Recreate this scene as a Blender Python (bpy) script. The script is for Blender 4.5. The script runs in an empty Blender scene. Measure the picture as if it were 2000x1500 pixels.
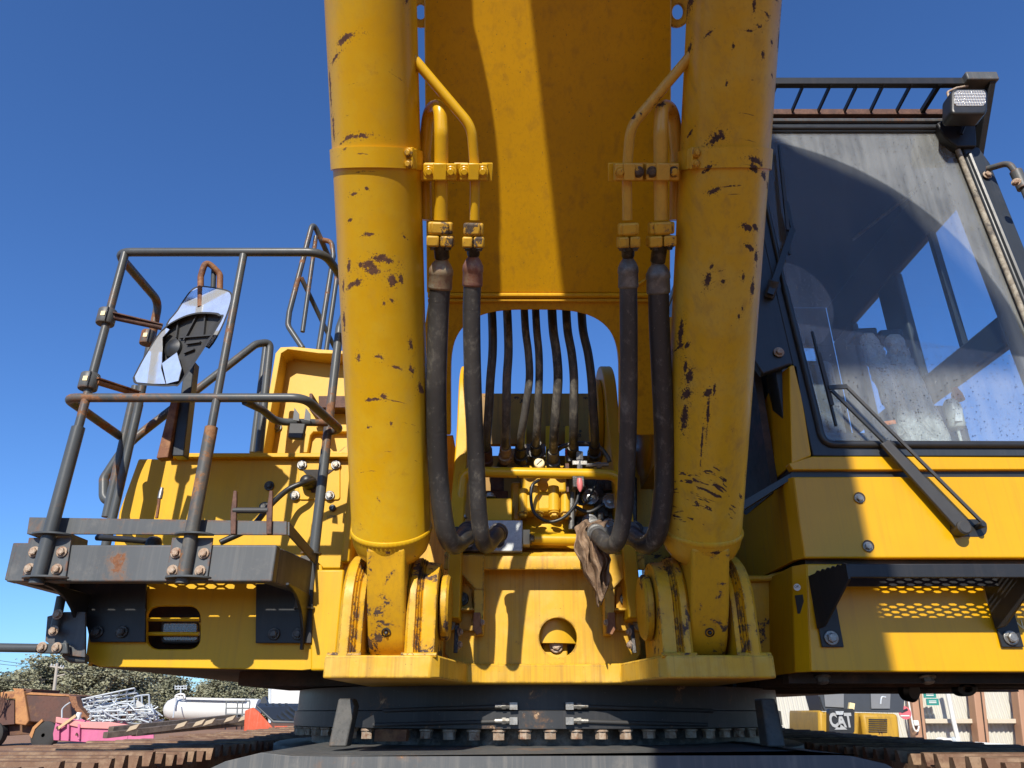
import bpy, bmesh, math, random
from mathutils import Vector as V, Matrix, Quaternion
random.seed(7)
sc = bpy.context.scene
C = sc.collection
R = math.radians

# ---------------------------------------------------------------- camera
FPX, PITCH, EYE = 1400.0, R(24.6), 1.7          # focal length in photo pixels, upward pitch, eye height
cp, sp = math.cos(PITCH), math.sin(PITCH)
cam_d = bpy.data.cameras.new('camera')
cam = bpy.data.objects.new('camera', cam_d); C.objects.link(cam)
cam.location = (0, 0, EYE); cam.rotation_euler = (R(90) + PITCH, 0, 0)
cam_d.sensor_width = 36; cam_d.lens = FPX / 2000 * 36; cam_d.clip_start = .05; cam_d.clip_end = 3000
sc.camera = cam

# ---------------------------------------------------------------- sky, sun, exposure
SUN_AZ, SUN_EL = R(11.3), R(34.5)                    # the sun stands behind the camera, a little to the left
world = bpy.data.worlds.new('World'); sc.world = world; world.use_nodes = True
wn = world.node_tree.nodes; wl = world.node_tree.links
bg = wn['Background']; sky_tex = wn.new('ShaderNodeTexSky'); sky_tex.sky_type = 'NISHITA'
sky_tex.sun_disc = False; sky_tex.sun_elevation = SUN_EL; sky_tex.sun_rotation = R(180) + SUN_AZ
sky_tex.altitude = 200; sky_tex.air_density = 1.0; sky_tex.dust_density = .25; sky_tex.ozone_density = 2.6
tint = wn.new('ShaderNodeMix'); tint.data_type = 'RGBA'; tint.blend_type = 'MULTIPLY'; tint.inputs[0].default_value = 1; tint.inputs[7].default_value = (.58, .92, 1.40, 1)
wl.new(sky_tex.outputs[0], tint.inputs[6]); wl.new(tint.outputs[2], bg.inputs[0]); bg.inputs[1].default_value = .095
sun_d = bpy.data.lights.new('sun', 'SUN'); sun_d.energy = 5.0; sun_d.angle = R(.53); sun_d.color = (1, .93, .81)
sun = bpy.data.objects.new('sun', sun_d); C.objects.link(sun); sun.location = (-5, -20, 20)
ldir = V((math.sin(SUN_AZ) * math.cos(SUN_EL), math.cos(SUN_AZ) * math.cos(SUN_EL), -math.sin(SUN_EL)))
sun.rotation_mode = 'QUATERNION'; sun.rotation_quaternion = ldir.to_track_quat('-Z', 'Y')
vs = sc.view_settings; vs.view_transform = 'Standard'; vs.look = 'None'; vs.exposure = 0.40; vs.gamma = 1; vs.use_curve_mapping = False
sc.cycles.use_denoising = True; sc.cycles.max_bounces = 8; sc.cycles.transparent_max_bounces = 24
sc.cycles.caustics_reflective = False; sc.cycles.caustics_refractive = False

# ---------------------------------------------------------------- measured points: photo pixel -> point of the place
def _d(px, py):
    u, v = (px - 1000) / FPX, (750 - py) / FPX
    return u, cp - v * sp, sp + v * cp
def pz(px, py, z):      # at depth z along the viewing axis
    a, b, c = _d(px, py); return V((a * z, b * z, EYE + c * z))
def pY(px, py, Y):      # on the upright plane y = Y
    a, b, c = _d(px, py); t = Y / b; return V((a * t, Y, EYE + c * t))
def pX(px, py, X):      # on the upright plane x = X
    a, b, c = _d(px, py); t = X / a; return V((X, b * t, EYE + c * t))
def pZ(px, py, Z):      # on the level plane z = Z
    a, b, c = _d(px, py); t = (Z - EYE) / c; return V((a * t, b * t, Z))
def pP(px, py, p0, n):  # on any plane
    d = V(_d(px, py)); o = V((0, 0, EYE)); t = (p0 - o).dot(n) / d.dot(n); return o + d * t

# ---------------------------------------------------------------- mesh helpers
def frame(d):
    d = d.normalized(); a = V((0, 0, 1)) if abs(d.z) < .9 else V((1, 0, 0))
    x = d.cross(a).normalized(); return x, d.cross(x).normalized()

class MB:
    def __init__(s): s.v = []; s.f = []
    def add(s, vs_, fs):
        o = len(s.v); s.v += [tuple(p) for p in vs_]; s.f += [tuple(i + o for i in f) for f in fs]; return s
    def prism(s, poly, vec):
        n = len(poly); vec = V(vec); a = [V(p) for p in poly]
        nrm = V((0, 0, 0))
        for i in range(n): nrm += a[i].cross(a[(i + 1) % n])
        if nrm.dot(vec) > 0: a.reverse()
        b = [p + vec for p in a]
        s.add(a + b, [tuple(range(n)), tuple(range(2 * n - 1, n - 1, -1))] + [(i, i + n, (i + 1) % n + n, (i + 1) % n) for i in range(n)])
        return s
    def ring(s, outer, inner, vec):           # a plate with a hole: two loops of the same length
        n = len(outer); vec = V(vec); o = [V(p) for p in outer]; i_ = [V(p) for p in inner]
        vs_ = o + i_ + [p + vec for p in o] + [p + vec for p in i_]; fs = []
        for k in range(n):
            j = (k + 1) % n
            fs += [(k, j, n + j, n + k), (2 * n + k, 3 * n + k, 3 * n + j, 2 * n + j), (k, 2 * n + k, 2 * n + j, j), (n + k, n + j, 3 * n + j, 3 * n + k)]
        s.add(vs_, fs); return s
    def box(s, lo, hi):
        x0, y0, z0 = lo; x1, y1, z1 = hi
        return s.prism([(x0, y0, z0), (x1, y0, z0), (x1, y0, z1), (x0, y0, z1)], (0, y1 - y0, 0))
    def obox(s, c, x, y, z):                  # oriented box from a centre and three half axes
        c, x, y, z = V(c), V(x), V(y), V(z)
        return s.prism([c - x - y - z, c + x - y - z, c + x + y - z, c - x + y - z], 2 * z)
    def bar(s, a, b, w, h, up=(0, 0, 1)):     # a straight bar of rectangular section
        a, b = V(a), V(b); d = (b - a).normalized(); x = d.cross(V(up)).normalized(); y = x.cross(d)
        return s.prism([a - x * w / 2 - y * h / 2, a + x * w / 2 - y * h / 2, a + x * w / 2 + y * h / 2, a - x * w / 2 + y * h / 2], b - a)
    def lathe(s, a, d, prof, seg=24, caps=True):   # prof: (distance along d, radius)
        a, d = V(a), V(d).normalized(); x, y = frame(d); vs_ = []; fs = []
        for (t, r) in prof:
            for k in range(seg):
                w = 2 * math.pi * k / seg; vs_.append(a + d * t + (x * math.cos(w) + y * math.sin(w)) * r)
        for i in range(len(prof) - 1):
            for k in range(seg):
                j = (k + 1) % seg; fs.append((i * seg + k, i * seg + j, (i + 1) * seg + j, (i + 1) * seg + k))
        if caps:
            fs.append(tuple(reversed(range(seg)))); m = (len(prof) - 1) * seg; fs.append(tuple(range(m, m + seg)))
        return s.add(vs_, fs)
    def cyl(s, a, b, r, r2=None, seg=20):
        a, b = V(a), V(b); return s.lathe(a, b - a, [(0, r), ((b - a).length, r if r2 is None else r2)], seg)
    def tube(s, pts, r, fil=None, seg=12, smooth=False):
        P = [V(p) for p in pts]
        if smooth: P = spline(P, smooth if isinstance(smooth, int) and smooth > 1 else 8)
        elif fil: P = fillet(P, fil)
        rs = r if isinstance(r, (list, tuple)) else None
        vs_ = []; fs = []; x = None; n = len(P)
        for i, p in enumerate(P):
            t = (P[min(i + 1, n - 1)] - P[max(i - 1, 0)]).normalized()
            if x is None: x, y = frame(t)
            else:
                x = (x - t * x.dot(t)).normalized(); y = t.cross(x)
            rr = r if rs is None else rs[0] + (rs[1] - rs[0]) * i / (n - 1)
            for k in range(seg):
                w = 2 * math.pi * k / seg; vs_.append(p + (x * math.cos(w) + y * math.sin(w)) * rr)
        for i in range(n - 1):
            for k in range(seg):
                j = (k + 1) % seg; fs.append((i * seg + k, i * seg + j, (i + 1) * seg + j, (i + 1) * seg + k))
        fs.append(tuple(reversed(range(seg)))); m = (n - 1) * seg; fs.append(tuple(range(m, m + seg)))
        return s.add(vs_, fs)
    def mesh(s, name, mat, smooth=35):
        me = bpy.data.meshes.new(name); me.from_pydata(s.v, [], s.f); me.update()
        bm = bmesh.new(); bm.from_mesh(me); bmesh.ops.recalc_face_normals(bm, faces=bm.faces); bm.to_mesh(me); bm.free()
        for m in (mat if isinstance(mat, (list, tuple)) else [mat]): me.materials.append(m)
        if smooth:
            me.shade_smooth(); me.set_sharp_from_angle(angle=R(smooth))
        return me
    def build(s, name, mat, parent=None, bevel=0, smooth=35, label=None, seg=2, kind=None):
        o = bpy.data.objects.new(name, s.mesh(name, mat, smooth)); C.objects.link(o); adopt(o, parent)
        if bevel:
            m = o.modifiers.new('bevel', 'BEVEL'); m.width = bevel; m.segments = seg; m.limit_method = 'ANGLE'; m.angle_limit = R(38); m.harden_normals = False
        if label: o['label'] = label
        if kind: o['kind'] = kind
        return o

def fillet(P, r):
    out = [P[0]]
    for i in range(1, len(P) - 1):
        a, b, c = P[i - 1], P[i], P[i + 1]; d1 = (a - b); d2 = (c - b)
        rr = r[i - 1] if isinstance(r, (list, tuple)) else r
        ang = d1.angle(d2)
        if ang > R(176): out.append(b); continue
        t = min(rr / math.tan(ang / 2), d1.length * .48, d2.length * .48)
        p, q = b + d1.normalized() * t, b + d2.normalized() * t
        n = 8
        for k in range(n + 1):
            w = k / n; out.append(p * (1 - w) ** 2 + b * 2 * w * (1 - w) + q * w ** 2)
    out.append(P[-1]); return out
def spline(P, n=8):
    Q = [P[0] * 2 - P[1]] + P + [P[-1] * 2 - P[-2]]; out = []
    for i in range(1, len(Q) - 2):
        a, b, c, d = Q[i - 1:i + 3]
        for k in range(n):
            t = k / n
            out.append(.5 * ((2 * b) + (c - a) * t + (2 * a - 5 * b + 4 * c - d) * t * t + (3 * b - a - 3 * c + d) * t ** 3))
    out.append(P[-1]); return out
def rrect(x0, y0, x1, y1, r, n=5):            # rounded rectangle outline in 2-D
    out = []
    for (cx, cy, a0) in ((x1 - r, y0 + r, -90), (x1 - r, y1 - r, 0), (x0 + r, y1 - r, 90), (x0 + r, y0 + r, 180)):
        for k in range(n + 1):
            w = R(a0 + 90 * k / n); out.append((cx + r * math.cos(w), cy + r * math.sin(w)))
    return out
def resample(loop, n, start_angle=-135):      # n points round a 2-D loop by angle from its centre
    cx = sum(p[0] for p in loop) / len(loop); cy = sum(p[1] for p in loop) / len(loop); out = []
    for k in range(n):
        w = R(start_angle + 360 * k / n); dx, dy = math.cos(w), math.sin(w); best = 0
        for i in range(len(loop)):
            (ax, ay), (bx, by) = loop[i], loop[(i + 1) % len(loop)]
            ex, ey = bx - ax, by - ay; den = dx * ey - dy * ex
            if abs(den) < 1e-12: continue
            t = ((ax - cx) * ey - (ay - cy) * ex) / den; u = ((ax - cx) * dy - (ay - cy) * dx) / den
            if t > 0 and -1e-6 <= u <= 1 + 1e-6: best = max(best, t)
        out.append((cx + dx * best, cy + dy * best))
    return out

def adopt(o, parent):
    if parent is None: return
    o.parent = parent
    o.matrix_parent_inverse = (Matrix.Translation(parent.location) @ Matrix.Identity(4)).inverted() if parent.type == 'EMPTY' else parent.matrix_basis.inverted()
    if parent.type != 'EMPTY' and parent.parent is not None: pass
def tag(o, label=None, cat=None, group=None, kind=None):
    for k, v in (('label', label), ('category', cat), ('group', group), ('kind', kind)):
        if v: o[k] = v
    return o
def thing(name, loc, label, cat, group=None):
    o = bpy.data.objects.new(name, None); C.objects.link(o); o.location = loc; o.empty_display_size = .2
    return tag(o, label, cat, group)
def inst(name, me, M, parent, label=None):     # a copy of a shared mesh as a part
    o = bpy.data.objects.new(name, me); C.objects.link(o); adopt(o, parent); o.matrix_basis = M
    if label: o['label'] = label
    return o
def aim(p, n, s=1.0, roll=None):               # matrix: local +Z along n
    n = V(n).normalized(); q = n.to_track_quat('Z', 'Y'); roll = random.uniform(0, 6.28) if roll is None else roll
    return Matrix.Translation(p) @ (q @ Quaternion((0, 0, 1), roll)).to_matrix().to_4x4() @ Matrix.Scale(s, 4)
def text_mesh(name, body, mat, size=1.0, depth=.004, bold=0.0):
    cu = bpy.data.curves.new(name, 'FONT'); cu.body = body; cu.size = size; cu.extrude = depth; cu.offset = bold
    cu.align_x = 'CENTER'; cu.align_y = 'CENTER'; cu.resolution_u = 3
    o = bpy.data.objects.new(name + '_tmp', cu); C.objects.link(o)
    dg = bpy.context.evaluated_depsgraph_get(); me = bpy.data.meshes.new_from_object(o.evaluated_get(dg)); me.name = name
    bpy.data.objects.remove(o); bpy.data.curves.remove(cu)
    me.materials.clear(); me.materials.append(mat); return me

# ---------------------------------------------------------------- materials
class NT:
    def __init__(s, name):
        s.m = bpy.data.materials.new(name); s.m.use_nodes = True; s.t = s.m.node_tree; s.N = s.t.nodes; s.L = s.t.links
        s.N.clear(); s.out = s.N.new('ShaderNodeOutputMaterial')
    def n(s, typ, props=None, **inp):
        nd = s.N.new('ShaderNode' + typ)
        for k, v in (props or {}).items(): setattr(nd, k, v)
        for k, v in inp.items():
            key = int(k[1:]) if k[0] == '_' and k[1:].isdigit() else k.replace('_', ' ')
            s.set(nd.inputs[key], v)
        return nd
    def set(s, sock, v):
        if isinstance(v, bpy.types.NodeSocket): s.L.new(v, sock)
        elif isinstance(v, bpy.types.Node): s.L.new(v.outputs[0], sock)
        else:
            if isinstance(v, (tuple, list)) and len(v) == 3 and sock.type == 'RGBA': v = (*v, 1)
            sock.default_value = v
    def math(s, op, a, b=0.0, c=None, clamp=False):
        kw = {'_0': a, '_1': b}
        if c is not None: kw['_2'] = c
        return s.n('Math', {'operation': op, 'use_clamp': clamp}, **kw).outputs[0]
    def vmath(s, op, a, b=(0, 0, 0)):
        nd = s.n('VectorMath', {'operation': op}, _0=a, _1=b); return nd.outputs['Value'] if op in ('LENGTH', 'DOT_PRODUCT', 'DISTANCE') else nd.outputs[0]
    def noise(s, vec, scale, detail=4, rough=.6, dist=0.0):
        return s.n('TexNoise', None, Vector=vec, Scale=scale, Detail=detail, Roughness=rough, Distortion=dist).outputs['Fac']
    def step(s, x, lo, hi, a=0.0, b=1.0):
        return s.n('MapRange', {'interpolation_type': 'SMOOTHSTEP'}, Value=x, From_Min=lo, From_Max=hi, To_Min=a, To_Max=b).outputs[0]
    def mix(s, f, a, b, blend='MIX'):
        nd = s.n('Mix', {'data_type': 'RGBA', 'blend_type': blend}); s.set(nd.inputs[0], f); s.set(nd.inputs[6], a); s.set(nd.inputs[7], b); return nd.outputs[2]
    def mixf(s, f, a, b):
        nd = s.n('Mix', {'data_type': 'FLOAT'}); s.set(nd.inputs[0], f); s.set(nd.inputs[2], a); s.set(nd.inputs[3], b); return nd.outputs[0]
    def pos(s): return s.n('NewGeometry').outputs['Position']
    def bsdf(s, **kw):
        b = s.n('BsdfPrincipled', None, **kw); s.L.new(b.outputs[0], s.out.inputs[0]); return b
    def bump(s, h, strength=.3, dist=.01):
        return s.n('Bump', None, Strength=strength, Distance=dist, Height=h).outputs[0]

def placed(nt, P, chips, nz, pepper=False):    # wear marks with a place and shape of their own
    m = None
    for (c, rx, rz) in chips:
        d = nt.vmath('LENGTH', nt.vmath('MULTIPLY', nt.vmath('SUBTRACT', P, tuple(c)), (1 / rx, 0, 1 / rz)))
        m = d if m is None else nt.math('MINIMUM', m, d)
    body = nt.step(nt.math('ADD', m, nt.math('MULTIPLY', nt.math('SUBTRACT', nz, .47), 6.5)), .92, 1.05, 1, 0)
    if not pepper: return body
    spk = nt.math('MULTIPLY', nt.step(m, 2.6, 1.2), nt.step(nt.noise(P, 150, 4, .7), .60, .63))
    return nt.math('MAXIMUM', body, spk)

def metal_paint(name, base_, under=(.055, .035, .025), under2=None, chip=.66, chip_scale=9, stretch=(1, 1, 1), rough=.38, var=.10, dirt=.25,
                dirt_col=(.16, .10, .04), streak=.25, specks=.0, chips=None, bump=.12, coat=.0, fade=None, specks_col=(.10, .06, .03), scratch=0.0, waves=None, edge=0.0, spec=.32):
    base = [base_[0] * .80, base_[1] * .79, base_[2] * .80] if base_[0] > .5 else [c * .85 for c in base_]; fade = [c * .80 for c in fade] if fade else None
    nt = NT(name); P = nt.pos()
    S = nt.vmath('MULTIPLY', P, stretch)
    n1 = nt.noise(S, chip_scale, 8, .72, .3); n0 = nt.noise(P, chip_scale * .22, 3, .5)
    cm = nt.step(nt.math('ADD', n1, nt.math('MULTIPLY', nt.math('SUBTRACT', n0, .5), .55)), chip, chip + .012)
    fine = nt.noise(P, 60, 6, .75)
    if chips: cm = nt.math('MAXIMUM', cm, placed(nt, P, chips, nt.math('ADD', nt.math('MULTIPLY', nt.noise(P, 24, 10, .8), .62), nt.math('MULTIPLY', nt.noise(P, 105, 5, .75), .38)), True))
    if edge:                                    # paint worn off along the edges
        bv = nt.n('Bevel', {'samples': 4}, Radius=.018).outputs[0]; ng = nt.n('NewGeometry').outputs['Normal']
        ed = nt.math('SUBTRACT', 1.0, nt.vmath('DOT_PRODUCT', bv, ng))
        cm = nt.math('MAXIMUM', cm, nt.step(nt.math('ADD', nt.math('MINIMUM', nt.math('MULTIPLY', ed, 7.0), .9), nt.math('MULTIPLY', nt.math('SUBTRACT', nt.noise(P, 22, 9, .76), .5), 3.4)), 1.42 - edge, 1.50 - edge))
    if scratch:
        sc_ = nt.math('ADD', nt.noise(nt.vmath('MULTIPLY', P, (7, 7, 95)), 1.0, 5, .7, .5), nt.math('MULTIPLY', nt.math('SUBTRACT', nt.noise(P, 4.5, 3, .6), .5), .5))
        cm = nt.math('MAXIMUM', cm, nt.math('MULTIPLY', nt.step(sc_, 1 - scratch, 1.015 - scratch), nt.step(nt.noise(P, 130, 4, .7), .42, .5)))
    if waves:
        wx = nt.noise(nt.vmath('ADD', nt.vmath('MULTIPLY', P, (26, 0, 95)), nt.n('CombineXYZ', None, _0=nt.math('MULTIPLY', nt.vmath('DOT_PRODUCT', P, (0, 0, 1)), 14.0), _1=0.0, _2=nt.math('MULTIPLY', nt.vmath('DOT_PRODUCT', P, (1, 0, 0)), 40.0))), 1.0, 4, .6, .6)
        cm = nt.math('MAXIMUM', cm, nt.math('MULTIPLY', placed(nt, P, waves, nt.noise(P, 12, 4, .6)), nt.step(wx, .53, .56)))
    halo = nt.step(nt.math('ADD', n1, nt.math('MULTIPLY', nt.math('SUBTRACT', n0, .5), .55)), chip - .09, chip)
    big = nt.noise(P, 2.3, 4, .6)
    col = nt.mix(nt.step(big, .3, .7), [c * (1 - var) for c in base], [min(1, c * (1 + var)) for c in base])
    if fade: col = nt.mix(nt.step(nt.noise(P, 5, 6, .7), .42, .66), col, fade)
    stz = nt.noise(nt.vmath('MULTIPLY', P, (26, 26, 1.3)), 1.0, 4, .6)
    col = nt.mix(nt.math('MULTIPLY', nt.step(stz, .5, .74), streak), col, dirt_col)
    col = nt.mix(nt.math('MULTIPLY', nt.step(nt.noise(nt.vmath('MULTIPLY', P, (95, 95, 2.2)), 1.0, 3, .6), .48, .72), streak * .55), col, dirt_col)
    col = nt.mix(nt.math('MULTIPLY', nt.step(nt.noise(P, 7, 8, .75), .52, .78), dirt), col, dirt_col)
    col = nt.mix(nt.math('MULTIPLY', halo, .22), col, (.30, .13, .03))
    if specks:
        sm = nt.math('MULTIPLY', nt.step(nt.noise(P, 115, 3, .6), 1 - specks - .02, 1 - specks), .85)
        col = nt.mix(sm, col, specks_col)
    uc = nt.mix(nt.step(fine, .35, .65), under, under2 or [c * 1.9 for c in under])
    col = nt.mix(cm, col, uc)
    ro = nt.mixf(cm, nt.math('ADD', rough - .1, nt.math('MULTIPLY', fine, .22)), .8)
    h = nt.math('ADD', nt.math('MULTIPLY', cm, -.5), nt.math('MULTIPLY', nt.noise(P, 170, 3, .6), .18))
    h = nt.math('ADD', h, nt.math('MULTIPLY', nt.noise(P, 11, 3, .5), .35))
    nt.bsdf(Base_Color=col, Roughness=ro, Normal=nt.bump(h, bump, .006), Coat_Weight=coat * .6, Coat_Roughness=.25, Specular_IOR_Level=spec)
    return nt.m

def rusty(name, a, b, c=None, scale=14, metal=.0, rough=.7, thr=(.42, .62), bump=.3):
    nt = NT(name); P = nt.pos(); n1 = nt.noise(P, scale, 8, .7, .4); n2 = nt.noise(P, scale * 7, 5, .7)
    col = nt.mix(nt.step(n1, *thr), a, b)
    if c: col = nt.mix(nt.step(nt.noise(P, scale * .6, 6, .7), .52, .66), col, c)
    col = nt.mix(nt.math('MULTIPLY', nt.step(n2, .5, .75), .4), col, [x * .35 for x in a])
    nt.bsdf(Base_Color=col, Roughness=nt.mixf(n2, rough - .12, min(1, rough + .15)), Metallic=metal, Normal=nt.bump(nt.math('ADD', n2, n1), bump, .004))
    return nt.m

def plain(name, col, rough=.5, metal=0.0, var=.25, scale=20, bump=.05, spec=.5):
    nt = NT(name); P = nt.pos(); n = nt.noise(P, scale, 6, .65)
    c = nt.mix(n, [x * (1 - var) for x in col], [min(1, x * (1 + var)) for x in col])
    nt.bsdf(Base_Color=c, Roughness=nt.math('ADD', rough - .08, nt.math('MULTIPLY', n, .16)), Metallic=metal, Normal=nt.bump(nt.noise(P, scale * 6, 4, .6), bump, .004), Specular_IOR_Level=spec)
    return nt.m

def rubber(name, dust=.5, dcol=(.21, .195, .16), thr=.50):
    nt = NT(name); P = nt.pos()
    n = nt.noise(nt.vmath('MULTIPLY', P, (1, 1, .35)), 34, 8, .75); big = nt.noise(P, 3.5, 3, .5); fine = nt.noise(P, 120, 4, .7)
    col = nt.mix(nt.step(nt.math('ADD', n, nt.math('MULTIPLY', nt.math('SUBTRACT', big, .5), .4)), thr, thr + .3), (.021, .021, .022), dcol)
    col = nt.mix(nt.math('MULTIPLY', nt.step(big, .3, .75), dust), col, (.085, .082, .077))
    col = nt.mix(nt.math('MULTIPLY', nt.step(fine, .66, .7), .5), col, (.3, .28, .24))
    wv = nt.n('TexWave', {'wave_type': 'BANDS', 'bands_direction': 'Z'}, Vector=nt.vmath('ADD', P, nt.vmath('MULTIPLY', P, (0, 0, 0))), Scale=4.6, Distortion=6.0, Detail=2.0, Detail_Scale=2.0).outputs['Fac']
    h = nt.math('ADD', nt.math('MULTIPLY', nt.step(wv, .0, .05, 0, 1), .22), nt.math('MULTIPLY', fine, .25))
    nt.bsdf(Base_Color=col, Roughness=nt.mixf(n, .30, .62), Normal=nt.bump(h, .25, .004))
    return nt.m
# ---- the machine's finishes
def chipset(rows, zc): # rows of (px, py, rx px, ry px) -> world ellipses
    return [(pz(x, y, zc - (750 - y) * .00012), max(a, 2) * zc / FPX, max(b, 2) * zc / FPX) for (x, y, a, b) in rows]
CH_L = chipset([(690, 133, 22, 5), (668, 150, 12, 4), (712, 300, 20, 4), (690, 296, 10, 3), (776, 20, 7, 8), (799, 32, 3, 10), (686, 550, 22, 5), (720, 521, 16, 7), (750, 511, 20, 7),
                (766, 545, 8, 10), (781, 538, 4, 9), (733, 533, 14, 8), (705, 520, 6, 7), (680, 515, 5, 9), (685, 437, 6, 3), (726, 470, 12, 3), (788, 458, 5, 3), (764, 582, 5, 4),
                (750, 590, 4, 5), (797, 652, 4, 9), (695, 683, 6, 7), (735, 688, 9, 5), (742, 690, 5, 5), (796, 699, 5, 7), (770, 704, 8, 3), (812, 722, 5, 9), (745, 762, 8, 5),
                (725, 767, 18, 3), (757, 811, 4, 5), (712, 818, 4, 3), (697, 395, 9, 3), (723, 390, 4, 3), (662, 600, 4, 18), (664, 540, 4, 10), (648, 190, 3, 30), (653, 260, 3, 20),
                (745, 1062, 7, 4), (700, 298, 30, 2)], 2.2)
CH_R = chipset([(1388, 297, 14, 10), (1453, 64, 7, 5), (1447, 86, 4, 9), (1475, 92, 6, 5), (1496, 51, 6, 6), (1519, 40, 5, 22), (1514, 95, 5, 17), (1372, 109, 6, 3), (1438, 128, 12, 3), (1458, 117, 8, 4),
                (1490, 127, 4, 3), (1470, 160, 4, 6), (1412, 150, 3, 4), (1497, 176, 4, 3), (1403, 211, 3, 4), (1349, 255, 4, 3), (1463, 340, 18, 5), (1377, 346, 9, 4), (1462, 352, 9, 5), (1489, 349, 8, 6),
                (1504, 350, 5, 6), (1388, 388, 10, 4), (1455, 454, 13, 5), (1472, 447, 8, 4), (1462, 487, 12, 4), (1480, 495, 5, 12), (1475, 552, 5, 14), (1384, 546, 7, 12), (1389, 522, 4, 5),
                (1411, 553, 4, 4), (1451, 540, 4, 6), (1453, 598, 3, 4), (1446, 613, 3, 4), (1344, 620, 4, 22), (1328, 637, 9, 4), (1341, 643, 9, 3), (1354, 650, 4, 5), (1352, 690, 3, 12), (1358, 712, 7, 15),
                (1356, 745, 9, 14), (1353, 790, 6, 28), (1392, 752, 8, 8), (1403, 748, 3, 11), (1393, 790, 3, 40), (1384, 850, 2, 40), 
                (1385, 1070, 8, 3), (1420, 1062, 14, 3), (1349, 5, 4, 16), (1346, 95, 3, 9)], 2.2)
Y_CAB = metal_paint('yellow_cab_paint', (.76, .405, .004), chip=.80, rough=.30, dirt=.12, streak=.30, var=.06, bump=.06, coat=.25, specks=.23, dirt_col=(.38, .20, .02))
Y_BODY = metal_paint('yellow_panel_paint', (.76, .43, .006), chip=.82, rough=.42, dirt=.24, streak=.22, var=.06, bump=.06, specks=.25, dirt_col=(.34, .19, .03))
Y_HOOD = metal_paint('faded_hood_paint', (.76, .47, .055), chip=.82, rough=.5, dirt=.15, streak=.1, var=.05, bump=.05, dirt_col=(.35, .24, .10))
Y_FRAME = metal_paint('weathered_frame_paint', (.74, .42, .022), chip=.72, chip_scale=12, rough=.46, dirt=.45, streak=.62, var=.07, bump=.10, specks=.28, fade=(.74, .47, .075), dirt_col=(.32, .165, .03), edge=0.55)
Y_LUG = metal_paint('worn_bracket_paint', (.76, .40, .003), chip=.64, chip_scale=11, rough=.44, dirt=.32, streak=.25, var=.08, bump=.12, specks=.27, fade=(.74, .44, .045), dirt_col=(.25, .13, .03), edge=0.55)
Y_EYE = metal_paint('worn_eye_paint', (.72, .40, .015), chip=.595, chip_scale=17, rough=.46, dirt=.5, streak=.2, var=.08, bump=.14, specks=.28, dirt_col=(.17, .10, .04), edge=0.60)
Y_CYL = metal_paint('chipped_cylinder_paint', (.75, .42, .006), chip=.74, chip_scale=15, rough=.33, dirt=.2, streak=.12, var=.06, bump=.08, specks=.25, chips=CH_L, coat=.2, scratch=.30, dirt_col=(.34, .22, .07), under=(.075, .035, .02), fade=(.75, .45, .018))
Y_CYR = metal_paint('flaking_cylinder_paint', (.72, .42, .018), chip=.745, chip_scale=12, rough=.33, dirt=.3, streak=.35, var=.08, bump=.08, specks=.25, chips=CH_R, coat=.2, scratch=.29, waves=chipset([(1380, 968, 75, 42)], 2.3), dirt_col=(.26, .16, .05), under=(.035, .018, .014), fade=(.70, .45, .055))
Y_BOOM = metal_paint('boom_paint', (.76, .40, .003), chip=.78, chip_scale=22, rough=.42, dirt=.30, streak=.38, var=.07, bump=.12, specks=.29, dirt_col=(.30, .15, .02))
Y_CUT = metal_paint('rust_stained_boom_edge_paint', (.72, .38, .012), chip=.70, chip_scale=8, rough=.42, dirt=.55, streak=.45, var=.08, bump=.1, specks=.27, dirt_col=(.22, .09, .015))
Y_PIPE = metal_paint('pipe_paint', (.76, .44, .012), chip=.72, chip_scale=13, rough=.30, dirt=.2, streak=.1, var=.05, bump=.05, specks=.25, coat=.3)
Y_MOTOR = metal_paint('motor_paint', (.76, .45, .025), chip=.79, chip_scale=14, rough=.35, dirt=.22, streak=.1, var=.07, bump=.14, specks=.29, coat=.2)
Y_FLANGE = metal_paint('chipped_flange_paint', (.72, .42, .04), chip=.56, chip_scale=20, rough=.4, dirt=.3, bump=.15, under=(.06, .042, .03), under2=(.12, .092, .066), edge=0.40)
G_RAIL = metal_paint('grey_rail_paint', (.075, .083, .088), under=(.15, .065, .03), under2=(.24, .12, .06), chip=.635, chip_scale=7, rough=.36, dirt=.35, dirt_col=(.15, .14, .12), streak=.1, var=.14, bump=.1)
G_BEAM = metal_paint('grey_beam_paint', (.092, .10, .107), under=(.13, .05, .022), under2=(.20, .09, .045), chip=.63, chip_scale=6, rough=.45, dirt=.4, dirt_col=(.22, .21, .19), streak=.2, var=.12, bump=.08, edge=0.50)
G_RUST = metal_paint('rusted_rail_paint', (.085, .088, .088), under=(.17, .075, .03), under2=(.26, .14, .07), chip=.585, chip_scale=9, rough=.5, dirt=.4, dirt_col=(.3, .24, .15), bump=.15)
G_DARK = metal_paint('dark_cab_paint', (.035, .042, .052), chip=.80, rough=.35, dirt=.3, dirt_col=(.09, .09, .09), streak=.2, var=.1, bump=.05)
G_BLACK = metal_paint('black_step_paint', (.022, .024, .028), under=(.10, .045, .02), chip=.74, rough=.42, dirt=.3, dirt_col=(.06, .05, .045), streak=.2, var=.1, bump=.08)
G_RING = metal_paint('bearing_ring_paint', (.036, .038, .042), under=(.22, .13, .08), under2=(.45, .32, .2), chip=.68, chip_scale=12, rough=.38, dirt=.4, dirt_col=(.10, .09, .085), streak=.2, var=.15, bump=.12, specks=.26, specks_col=(.3, .28, .26))
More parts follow.
